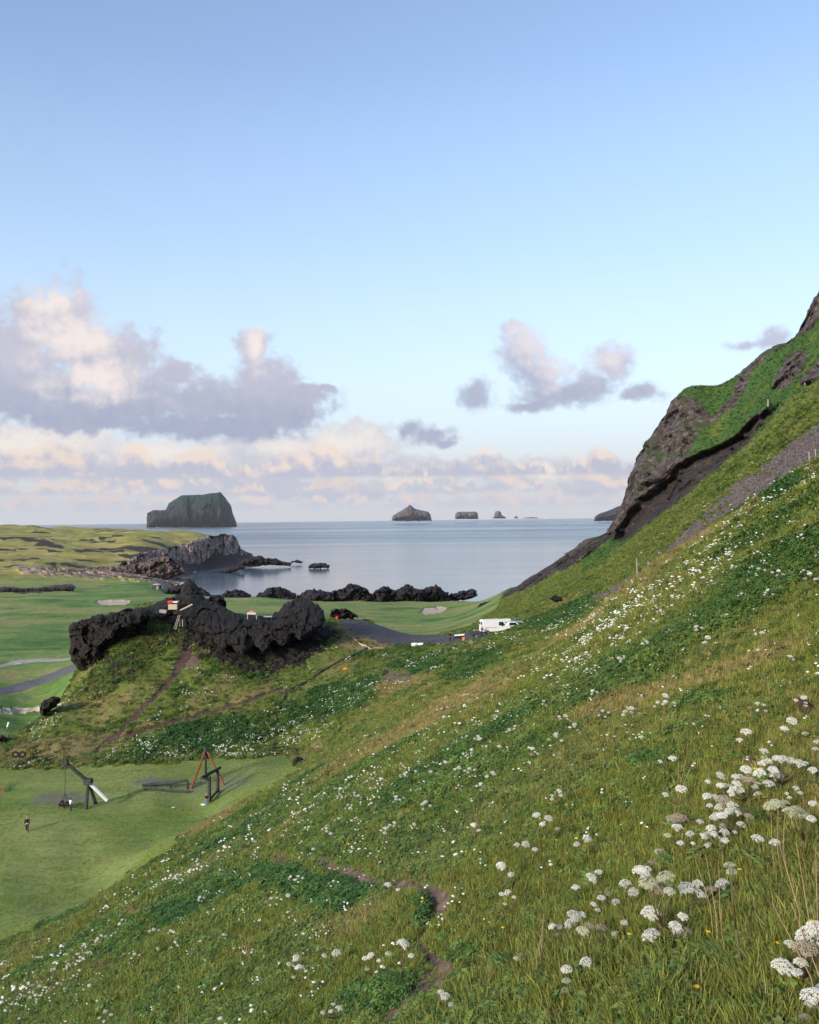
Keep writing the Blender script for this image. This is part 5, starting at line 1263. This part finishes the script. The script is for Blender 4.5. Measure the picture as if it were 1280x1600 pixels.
# --- crane swing with a nest seat
cy_ = 90.5
piv = pix(138, 1221, cy_); tip = pix(102, 1191, cy_ - 0.6); low = pix(168, 1250.5, cy_ + 0.4)
cb_ = gp(135, cy_)
root = empty('crane_swing', cb_, label='dark timber crane swing with a slanting beam and white lower half on the mown meadow', cat='swing')
W = lambda p: tuple(np.asarray(p) - cb_)
midb = piv + (low - piv) * 0.12
MB().tube([W(tip), W(midb)], [.17, .19], 10).build('beam', M_DARKW, root)
MB().tube([W(midb), W(low)], [.215, .215], 12).build('white_beam_end', M_PVC, root)
MB().box(W(tip), (.55, .5, .5), bev=.05).build('beam_cap', M_DARKW, root)
MB().box(W(piv), (.8, .75, .55), bev=.06).build('pivot_block', M_DARKW, root)
for (lx, ly, yy) in ((130.5, 1254, cy_ - .6), (146, 1247, cy_ + 1.2)):
    MB().tube([W(piv), W(gp(lx, yy) - np.array([0, 0, .1]))], [.16, .19], 8).build('leg', M_DARKW, root)
seat_c = gp(98, cy_ - 0.5) + np.array([0, 0, 0.45])
MB().tube([W(tip), W(seat_c + np.array([0, 0, 1.1]))], .03, 6).build('rope', M_DARKW, root)
nb = MB()
ring = [(math.cos(a) * .62, math.sin(a) * .62, 0) for a in np.linspace(0, 2 * math.pi, 21)]
nb.tube([tuple(np.add(W(seat_c), q)) for q in ring], .07, 8, False)
for q in range(0, 20, 5): nb.tube([tuple(np.add(W(seat_c), ring[q])), W(seat_c + np.array([0, 0, 1.1]))], .02, 5)
for q in np.linspace(-.45, .45, 6):
    w_ = math.sqrt(max(.36 - q * q, .01)); nb.tube([tuple(np.add(W(seat_c), (q, -w_, -.02))), tuple(np.add(W(seat_c), (q, w_, -.02)))], .02, 4); nb.tube([tuple(np.add(W(seat_c), (-w_, q, -.02))), tuple(np.add(W(seat_c), (w_, q, -.02)))], .02, 4)
nb.build('nest_seat', M_TYRE, root)
person(seat_c + np.array([-.42, .15, -.43]), 1.2, 1.35, 'red-haired child in dark clothes sitting on the nest swing', 'brown', 'dark', 'red', 'sit', None, True)
person(gp(106.5, cy_ - 1.3), 2.6, 1.30, 'child in a white top and blue trousers standing at the nest swing', 'white', 'navy', 'dark', 'lean')
# --- log gate frame with a child beside it
ly_ = 92.0
pA, pB = gp(323, ly_), gp(336, ly_ + 2.6)
lb_ = (pA + pB) / 2
root = empty('log_frame', lb_, label='two dark upright logs joined by a slanting top log on the mown meadow', cat='climbing frame')
W = lambda p: tuple(np.asarray(p) - lb_)
for p_, top_ in ((pA, pix(323, 1213, ly_)), (pB, pix(336.5, 1205, ly_ + 2.6))):
    MB().tube([W(p_ - np.array([0, 0, .1])), W(np.array([p_[0], p_[1], top_[2]]))], [.19, .17], 10).build('post', M_DARKW, root)
MB().tube([W(pix(314.5, 1216, ly_ - .8)), W(pix(344, 1199.5, ly_ + 3.6))], [.19, .16], 10).build('top_log', M_DARKW, root)
MB().tube([W(pA + np.array([.1, .1, .35])), W(pB + np.array([.1, .1, .35]))], .14, 8).build('low_rail', M_DARKW, root)
person(gp(318.5, ly_ - .7), 0.4, 1.15, 'small child in a dark top and blue trousers leaning at the dark log frame', 'dark', 'blue', 'fair', 'lean')
# --- red tripod swing behind
ry_ = 98.0
apex = pix(322, 1172, ry_)
rb_ = gp(318, ry_)
root = empty('tripod_swing', rb_, label='tall tripod frame with two red legs and one dark leg behind the log frame', cat='swing')
W = lambda p: tuple(np.asarray(p) - rb_)
for (lx, yy, m_2, r_) in ((294, ry_ - 1.0, M_REDW, .14), (347, ry_ - 1.2, M_REDW, .11), (317, ry_ + 1.6, M_DARKW, .14)):
    MB().tube([W(apex + np.array([0, 0, .15])), W(gp(lx, yy) - np.array([0, 0, .1]))], [r_ * .85, r_], 8).build('leg', m_2, root)
MB().ball(W(apex), .3, 2, (1, 1, .8)).build('joint', M_DARKW, root)
MB().tube([W(apex), W(gp(320, ry_) + np.array([0, 0, .9]))], .02, 5).build('rope', M_DARKW, root)
MB().tube([tuple(np.add(W(gp(320, ry_) + np.array([0, 0, .75])), (math.cos(a) * .3, math.sin(a) * .3, 0))) for a in np.linspace(0, 6.283, 15)], .09, 7, False).build('tyre_seat', M_TYRE, root)
# --- balance ramp
by_ = 97.0
bb_ = gp(255, by_)
root = empty('balance_beam', bb_, label='long low dark timber balance ramp lying left of the tripod frame', cat='balance beam')
W = lambda p: tuple(np.asarray(p) - bb_)
hts = [(219, .18), (238, .3), (262, .55), (289, .95)]
for (a, b) in zip(hts[:-1], hts[1:]):
    MB().tube([W(gp(a[0], by_) + np.array([0, 0, a[1]])), W(gp(b[0], by_) + np.array([0, 0, b[1]]))], .16, 8).build('log', M_DARKW, root)
    MB().tube([W(gp(a[0] + 3, by_ - 1.3) + np.array([0, 0, .14])), W(gp(b[0] + 3, by_ - 1.3) + np.array([0, 0, .14]))], .13, 8).build('log', M_DARKW, root)
for (a, h_) in hts[1:]:
    MB().tube([W(gp(a, by_) - np.array([0, 0, .1])), W(gp(a, by_) + np.array([0, 0, h_]))], .13, 8).build('post', M_DARKW, root)
# --- tyres on a post, red thing at the edge, white bits
ty_ = 108.0
tb_ = gp(27, ty_)
root = empty('tyre_target', tb_, label='pair of black tyres mounted side by side on a short post below the valley hill', cat='tyres')
for dx in (-.42, .42):
    MB().tube([(dx + math.cos(a) * .36, -.08, 1.0 + math.sin(a) * .30) for a in np.linspace(0, 6.283, 17)], .13, 8, False).build('tyre', M_TYRE, root, True)
MB().tube([(0, 0, -.1), (0, 0, 1.15)], .07, 6).build('post', M_DARKW, root)
eb_ = gp(-1, 96)
root = empty('play_seesaw', eb_, label='red slanting bar of play equipment cut off by the left edge', cat='seesaw')
MB().tube([(-2.4, .2, 1.35), (.45, 0, .18)], .12, 8).build('bar', M_REDW, root); MB().tube([(-1.1, 0, -.1), (-1.1, 0, .8)], .1, 8).build('post', M_DARKW, root)
for (px__, py__, s_, lab) in [(318, 1258, .3, 'crumpled white bag on the meadow in front of the log frame'), (271, 1262, .15, 'scrap of white litter on the open meadow left of the crumpled bag')]:
    p = at(px__, py__); mb = MB().ball((0, 0, .12 * s_), s_, 2, (1.1, .6, .28)).ball((s_ * .9, .1, .1 * s_), s_ * .5, 2, (1, .7, .4))
    for v in mb.bm.verts: v.co += Vector(RNG.normal(0, .05 * s_, 3))
    tag(mb.build('litter_bag', M_WHITE, None, True, tuple(p)), lab, 'litter')
# --- white panel van
def wheel(root, x, y, r=.34):
    w = MB().tube([(x, y - .11, r), (x, y + .11, r)], r, 18).build('wheel', M_TYRE, root)
    MB().tube([(x, y - .12, r), (x, y + .12, r)], r * .58, 14).build('rim', M_STEEL, w)
def van(loc, rz, label, parent_lab=None):
    root = empty('white_van', loc, rz, label=label, cat='van')
    prof = [(-2.5, .42), (-2.52, 1.0), (-2.45, 2.25), (-2.3, 2.42), (.95, 2.42), (1.25, 2.30), (1.85, 1.42), (2.45, 1.18), (2.58, .95), (2.58, .45)]
    MB().prism(prof, -.95, .95, 'y', .07).build('body', M_WHITE, root)
    wsp = [(1.32, 2.24), (1.82, 1.49)]
    a, b = wsp; n_ = Vector((b[1] - a[1], 0, -(b[0] - a[0]))).normalized() * -.015
    mb = MB(); q = [mb.bm.verts.new((x + n_.x + dx, y, z + n_.z)) for (x, z) in wsp for y in (-.82, .82) for dx in (0,)]
    mb.bm.faces.new((q[0], q[1], q[3], q[2]))
    bmesh.ops.solidify(mb.bm, geom=mb.bm.faces[:], thickness=.02)
    mb.build('windscreen', M_SCREENG, root)
    for sd in (-1, 1):
        mb = MB().prism([(.42, 1.42), (.46, 2.05), (1.16, 2.05), (1.62, 1.42)], sd * .945, sd * .962, 'y'); mb.build('side_window', M_GLASS, root)
        MB().box((-.9, sd * .958, 1.15), (2.3, .015, .08)).build('side_trim', M_STEEL, root)
        MB().box((2.55, sd * .62, .98), (.08, .36, .22), bev=.03).build('headlight', M_STEEL, root)
        MB().box((-2.53, sd * .85, 1.2), (.05, .14, .5), bev=.02).build('tail_light', M_REDP, root)
        d_ = MB().box((-2.535, sd * .46, 1.35), (.04, .86, 1.7), bev=.015).build('rear_door', M_WHITE, root)
        MB().box((-2.56, sd * .46, 1.85), (.02, .6, .5)).build('window', M_GLASS, d_)
        MB().box((1.0, sd * 1.05, 1.45), (.12, .2, .28), bev=.03).build('mirror', M_TYRE, root)
        for x in (-1.55, 1.62): wheel(root, x, sd * .84)
    MB().box((0, 0, .42), (4.9, 1.8, .14)).build('sill', M_TYRE, root)
    MB().box((2.6, 0, .55), (.14, 1.8, .26), bev=.04).build('bumper', M_TYRE, root)
    return root
vy_ = 154.0
vp = gp(771, vy_); vp[2] = max(vp[2], pix(771, 996, vy_)[2])
van(vp, R(14), 'white panel van parked on the gravel road with its rear to the left')
p2 = gp(796, 161.0); p2[2] = pix(796, 986, 161)[2]
root = empty('white_pickup', p2, R(16), label='white vehicle with a roof box and raised tailgate half hidden behind the panel van', cat='pickup')
MB().prism([(-2.3, .5), (-2.3, 1.05), (-.9, 1.1), (-.75, 1.75), (.75, 1.75), (1.3, 1.12), (2.2, 1.0), (2.3, .5)], -.88, .88, 'y', .07).build('body', M_WHITE, root)
for sd in (-1, 1):
    MB().prism([(-.62, 1.14), (-.58, 1.62), (.62, 1.62), (1.0, 1.14)], sd * .875, sd * .893, 'y').build('side_window', M_GLASS, root)
    for x in (-1.4, 1.45): wheel(root, x, sd * .8, .36)
MB().box((-1.25, 0, 2.0), (2.2, 1.3, .5), bev=.16).build('roof_box', M_WHITE, root)
MB().box((2.0, 0, 1.55), (1.5, 1.5, .08), Matrix.Rotation(R(14), 3, 'Y'), bev=.03).build('bonnet', M_WHITE, root)
MB().box((1.05, .1, 1.95), (.3, .3, .5), bev=.05).build('blue_canister', plain('blue_plastic', (.06, .13, .38), .5), root)
person(gp(751, 151.5), 2.5, 1.72, 'person in dark clothes standing at the rear corner of the panel van', 'dark', 'dark', 'dark', 'lean')
person(gp(701, 152.5), 0.5, 1.78, 'person in dark clothes standing on the gravel road left of the handcart', 'dark', 'dark', 'dark', 'stand')
tb = gp(740.5, 153.0)
root = empty('trailer', tb, R(8), label='low dark grey trailer behind the rear of the panel van', cat='trailer')
MB().box((0, 0, .75), (1.7, 1.3, .5), bev=.04).build('bed', M_DARKW, root)
for sd in (-1, 1): wheel(root, 0, sd * .72, .3)
MB().tube([(.85, 0, .5), (1.5, 0, .4)], .05, 6).build('drawbar', M_STEEL, root)
qb = gp(715, 151.0)
root = empty('handcart', qb, R(-6), label='dark framed cart with a white top and an orange drum at its right end', cat='cart')
MB().box((.1, 0, 1.02), (1.7, 1.0, .16), Matrix.Rotation(R(-5), 3, 'Y'), bev=.04).build('top', M_WHITE, root)
for x in (-.75, .75):
    for sd in (-.4, .4): MB().tube([(x * 1.25, sd, 0), (x * .9, sd, .95)], .05, 6).build('leg', M_TYRE, root)
MB().box((-.1, 0, .62), (1.2, .8, .35), bev=.05).build('motor', M_TYRE, root)
MB().tube([(.85, -.62, .0), (.85, -.62, .72)], .26, 14).build('drum', M_ORANGE, root)
wb = gp(650, 151.5)
root = empty('wrapped_bale', wb, R(-4), label='long white wrapped bundle lying on the edge of the gravel road', cat='bundle')
for k in range(2): MB().box((-.5 + k * 1.05, 0, .34), (1.02, .9, .62), bev=.16).build('bag', M_WHITE, root)
rb2 = gp(525, 176)
root = empty('red_barrel', rb2, label='red barrel beside the bend of the gravel road', cat='barrel')
MB().tube([(0, 0, 0), (0, 0, .4), (0, 0, .8)], [.3, .33, .3], 16).build('drum', M_REDP, root); MB().tube([(0, 0, .8), (0, 0, .84)], .26, 16).build('lid', M_REDP, root)
ob = at(540, 1047, 110, 160)
mb = MB().ball((0, 0, .18), .38, 2, (1, .7, .55)).ball((.36, 0, .13), .24, 2, (1, .7, .5))
tag(mb.build('orange_bag', M_ORANGE, None, True, tuple(ob)), 'small orange bag lying on the grass below the gravel road', 'bag')
# pale pipes lying along the road verge
for (a, b, r_, lab) in [((538, 985, 160), (566, 997, 152), .11, 'pale timber pole lying on the verge, upper of the line'), ((562, 996, 153), (578, 1003, 150), .11, 'pale pole end lying between two others on the road verge'), ((575, 1003, 150), (598, 1002, 151), .14, 'short pale pole at the lower end of the line on the verge')]:
    A_, B_ = gp(a[0], a[2]), gp(b[0], b[2])
    tag(MB().tube([(0, 0, r_), tuple((A_ + B_) / 2 - A_ + np.array([0, 0, r_ + .15])), tuple(B_ - A_ + np.array([0, 0, r_]))], r_, 8).build('pole', M_PALEW, None, False, tuple(A_)), lab, 'pole')
# dark ditch line down the hill, stood in for by low boards and stakes
line = [(572, 1002, 151), (556, 1022, 147), (530, 1040, 143), (500, 1056, 138), (470, 1070, 134), (444, 1084, 131), (439, 1100, 127)]
fb = gp(line[3][0], line[3][2])
root = empty('dark_ditch_line', fb, label='dark ditch line running down the hill from the road bend, built as low boards', cat='ditch')
for a, b in zip(line[:-1], line[1:]):
    A_, B_ = gp(a[0], a[2]) - fb, gp(b[0], b[2]) - fb
    MB().tube([tuple(A_ + np.array([0, 0, .22])), tuple(B_ + np.array([0, 0, .18]))], .13, 5).build('board', M_DARKW, root)
    MB().tube([tuple(A_ - np.array([0, 0, .1])), tuple(A_ + np.array([0, 0, .5]))], .08, 6).build('post', M_DARKW, root)
# --- stand and platforms on the outcrop
sy = 152.0
def hi(px, py, y): return pix(px, py, y)
sb = hi(271, 952, sy)
root = empty('stall', sb, label='small timber stall with a red and white roof on top of the lava outcrop', cat='stall')
MB().box((0, 0, .45), (1.5, 1.0, .9), bev=.03).build('counter', M_PALEW, root)
for x in (-.68, .68):
    for yv in (-.45, .45): MB().tube([(x, yv, -.6), (x, yv, 1.2)], .05, 6).build('post', M_REDW, root)
MB().box((-.38, 0, 1.28), (.85, 1.3, .42), bev=.1).build('red_roof', M_REDP, root); MB().box((.48, 0, 1.26), (.84, 1.3, .22), bev=.05).build('white_roof', M_WHITE, root)
pb_ = hi(291, 950, sy)
root = empty('plank_ramp', pb_, label='pale plank ramp slanting up beside the red and white stall', cat='ramp')
MB().tube([tuple(hi(281, 954.5, sy) - pb_), tuple(hi(301, 944.5, sy) - pb_)], .16, 4).build('plank', M_PALEW, root)
for px__ in (285, 300): MB().tube([tuple(hi(px__, 951, sy + .4) - pb_), tuple(hi(px__, 960, sy + .4) - pb_)], .06, 6).build('post', M_PALEW, root)
cb2 = hi(255.5, 958, sy - 1)
tag(MB().box((0, 0, .3), (1.2, .8, .55), Matrix.Rotation(R(6), 3, 'Y'), bev=.05).build('crate', M_GREYW, None, False, tuple(cb2)), 'pale crate standing left of the red and white stall', 'crate')
lb2 = hi(278, 984, 146)
root = empty('timber_steps', lb2, label='grey wooden posts and ladder below the stall on the outcrop', cat='ladder')
for (a, b) in (((279, 961), (272, 983)), ((281.5, 961), (275, 984))): MB().tube([tuple(hi(*a, 146) - lb2), tuple(hi(*b, 146) - lb2)], .06, 6).build('rail', M_GREYW, root)
for t in np.linspace(.1, .9, 6): MB().tube([tuple(hi(279 - 7 * t, 961 + 22 * t, 146) - lb2), tuple(hi(281.5 - 6.5 * t, 961 + 23 * t, 146) - lb2)], .04, 5).build('rung', M_GREYW, root)
for px__ in (281, 285.5): MB().tube([tuple(hi(px__, 968, 146.3) - lb2), tuple(hi(px__, 979, 146.3) - lb2)], .09, 6).build('post', M_GREYW, root)
tb2 = hi(394, 962, 148.5)
root = empty('low_shelter', tb2, label='low pink and white roofed shelter in the saddle of the outcrop', cat='shelter')
M_PINK = plain('pink_paint', (.55, .28, .26), .7)
MB().prism([(-.9, .5), (0, .85), (.9, .5)], -.6, .6, 'y').build('roof', M_PINK, root)
MB().box((0, 0, .38), (1.5, 1.0, .2)).build('fascia', M_PVC, root)
for x in (-.75, .75): MB().tube([(x, 0, -.6), (x, 0, .4)], .07, 6).build('post', M_PALEW, root)
tb3 = hi(419, 964, 150)
root = empty('grey_platform', tb3, label='grey low platform right of the pink and white shelter', cat='platform')
MB().box((0, 0, .1), (1.5, 1.0, .16)).build('deck', M_STEEL, root)
for x in (-.6, .6): MB().tube([(x, 0, -.7), (x, 0, .05)], .06, 6).build('leg', M_DARKW, root)
# --- golf course
hb_ = gp(244, 498)
root = empty('golf_hut', hb_, label='small dark hut on the golf course near the inner bay', cat='hut')
MB().box((0, 0, 1.3), (4.2, 3.2, 2.6), bev=.05).build('wall', M_DARKW, root); MB().prism([(-2.4, 2.6), (0, 3.5), (2.4, 2.6)], -1.9, 1.9, 'y').build('roof', M_STEEL, root); MB().box((.8, -1.63, 1.0), (.9, .05, 1.9)).build('door', M_GREYW, root)
g_ = gp(9, 158); root = empty('golf_trolley', g_, .4, label='small white golf trolley with a bag on the course at the left edge', cat='golf trolley')
MB().tube([(0, 0, .25), (.12, 0, .7), (.25, 0, 1.15)], [.16, .18, .17], 10).build('bag', M_WHITE, root)
MB().tube([(-.2, 0, .2), (.1, .2, .8), (.0, .2, 1.2)], .03, 6).build('handle', M_STEEL, root)
for sd in (-.3, .3): wheel(root, -.05, sd, .17)
# --- posts, wire and netting on the right-hand slope
def stick(name, px, py, y, h, r, mat, label, lean=0.0, cat='post', group=None):
    p = gp(px, y); top_ = pix(px, py, y)[2]
    p[2] = max(p[2], top_ - 2.6 * (y < 100) - 1.5 * (y >= 100))
    tag(MB().tube([(0, 0, -.2), (lean * .5 * h, 0, (top_ - p[2]) * .5), (lean * h, 0, top_ - p[2])], [r, r * .95, r * .9], 8).build(name, mat, None, False, tuple(p)), label, cat, group)
stick('fence_post', 1013, 878, 58, 2, .10, M_GREYW, 'pale square post standing on the crest of the slope below the green net')
stick('pole', 995, 872, 62, 2.5, .045, M_GREYW, 'thin tall grey pole left of the pale crest post', -.02, 'pole')
stick('pole', 977, 905, 62, 1, .035, M_GREYW, 'short thin stake farthest left of the crest posts', 0, 'pole')
p = pix(999, 906, 60)
tag(MB().tube([tuple(pix(a, b, 60) - p) for a, b in ((995, 896), (998, 898), (1000, 905), (1003, 912))], .035, 6).build('bent_pipe', M_STEEL, None, False, tuple(p)), 'bent grey pipe between the thin pole and the pale crest post', 'pipe')
stick('fence_post', 1203, 624, 206, 1.2, .17, M_GREYW, 'pale fence post on the grass lip under the cliff')
stick('fence_post', 1221, 619, 204, 1, .09, M_GREYW, 'thin fence post right of the pale one under the cliff')
stick('fence_post', 1261, 598, 196, 1, .12, M_GREYW, 'fence post highest on the slope at the right edge')
for k, (px__, lab) in enumerate([(1266, 'left one of two thin fence posts on the near crest at the right edge'), (1276, 'right one of two thin fence posts on the near crest at the right edge')]): stick('fence_post', px__, 706 - 4 * k, 60, 1, .04, M_GREYW, lab)
nv = []
for r_ in range(9):
    for c_ in range(13):
        t, s_ = c_ / 12, r_ / 8
        px__ = 1064 + 36 * t + RNG.normal(0, .3); py__ = 862 - 26 * t - 9 * s_ * math.sin(math.pi * min(t + .15, 1)) + 3 * math.sin(t * 9) * s_
        y__ = 62 + 3 * s_ + .4 * math.sin(t * 14 + s_ * 5)
        nv.append(pix(px__, py__ + 6, y__))
nv = np.array(nv); nb0 = nv[0].copy()
o = from_np('green_net', nv - nb0, [(r_ * 13 + c_, r_ * 13 + c_ + 1, (r_ + 1) * 13 + c_ + 1, (r_ + 1) * 13 + c_) for r_ in range(8) for c_ in range(12)], M_TEAL)
o.location = nb0; md = o.modifiers.new('thick', 'SOLIDIFY'); md.thickness = .03
tag(o, 'teal green netting draped over the crest beside the scree', 'netting')
# --- gulls
M_GULL = plain('gull_feather', (.10, .10, .11), .8, var=.3, scale=10); M_GULLW = plain('white_gull_feather', (.6, .6, .6), .8, var=.1)
def gull_mesh():
    b_ = MB()
    b_.tube([(0, -.24, 0), (0, -.16, .01), (0, 0, 0), (0, .16, 0), (0, .26, .01)], [.015, .05, .07, .045, .01], 8)
    return b_.mesh('body', True)
def wing_mesh(sd):
    V = []; F = []
    for t, z, y, c in ((0, 0, -.02, .16), (.28, .13, -.07, .15), (.62, .10, .02, .07), (.72, .07, .07, .02)):
        for yy, dz in ((y, 0), (y + c, 0), (y + c / 2, .015)): V.append((sd * t, yy, z + dz))
    for k in range(3):
        a = k * 3; F += [(a, a + 3, a + 5, a + 2), (a + 2, a + 5, a + 4, a + 1), (a, a + 1, a + 4, a + 3)]
    me = bpy.data.meshes.new('wing'); me.from_pydata(V, [], F); return me
GB, GWs = gull_mesh(), (wing_mesh(1), wing_mesh(-1))
GB2, GW2 = GB.copy(), (GWs[0].copy(), GWs[1].copy())
for m_, ws_, mat_ in ((GB, GWs, M_GULL), (GB2, GW2, M_GULLW)):
    for x in (m_, *ws_): x.materials.clear(); x.materials.append(mat_)
for k, (px__, py__, w, y__, lab, wh) in enumerate([
    (707, 298, 7, 150, 'dark gull alone highest in the open blue sky', 0), (127, 419, 4, 240, 'small dark gull in the blue above the large left cloud', 0), (1046, 588, 9, 140, 'pale gull gliding beside the upper cliff edge', 1),
    (948, 741, 6, 200, 'dark gull near the cliff shoulder above the peach cloud row', 0), (919, 787, 5, 220, 'pale gull low over the sea left of the cliff foot', 1), (894, 787, 5, 220, 'pale gull farthest left of those over the sea by the cliff', 1), (977, 783, 5, 200, 'dark gull touching the cliff silhouette', 0),
    (932, 801, 3, 300, 'tiny gull just above the dark headland island', 0), (846, 806, 3, 320, 'tiny dark gull at the horizon right of the long skerry', 0), (879, 819, 4, 260, 'dark gull over blue water, right of the lowest one', 0), (832, 815, 3, 300, 'tiny dark gull over the water under the skerries', 0), (838, 837, 3, 260, 'lowest dark gull over the water', 0), (815, 810, 3, 320, 'tiny gull at the horizon beside the pointed skerry', 0)]):
    root = empty('gull', pix(px__, py__, y__), RNG.uniform(-.8, .8), label=lab, cat='bird', group='gulls in the sky')
    s_ = w * y__ / FPX / 1.44; root.scale = (s_,) * 3; root.rotation_euler = (0.2, RNG.uniform(-.35, .35), RNG.uniform(-.7, .7))
    link('body', GB2 if wh else GB, None, root)
    for q in (0, 1): link('wing', (GW2 if wh else GWs)[q], None, root)

# ------------------------------------------------------------------ sea air
hz = MB().box((0, 0, 425), (76000, 76000, 860)).mesh('haze')
hm = bpy.data.materials.new('haze'); hm.use_nodes = True
hn = NT(hm.node_tree); hn.n.remove(hn.n['Principled BSDF'])
pv = hn.new('ShaderNodeVolumePrincipled'); pv.inputs['Density'].default_value = 1.6e-5; pv.inputs['Color'].default_value = (0.86, 0.92, 1.0, 1)
hn.l.new(pv.outputs[0], hn.n['Material Output'].inputs['Volume'])
tag(link('haze', hz, hm), kind='stuff')
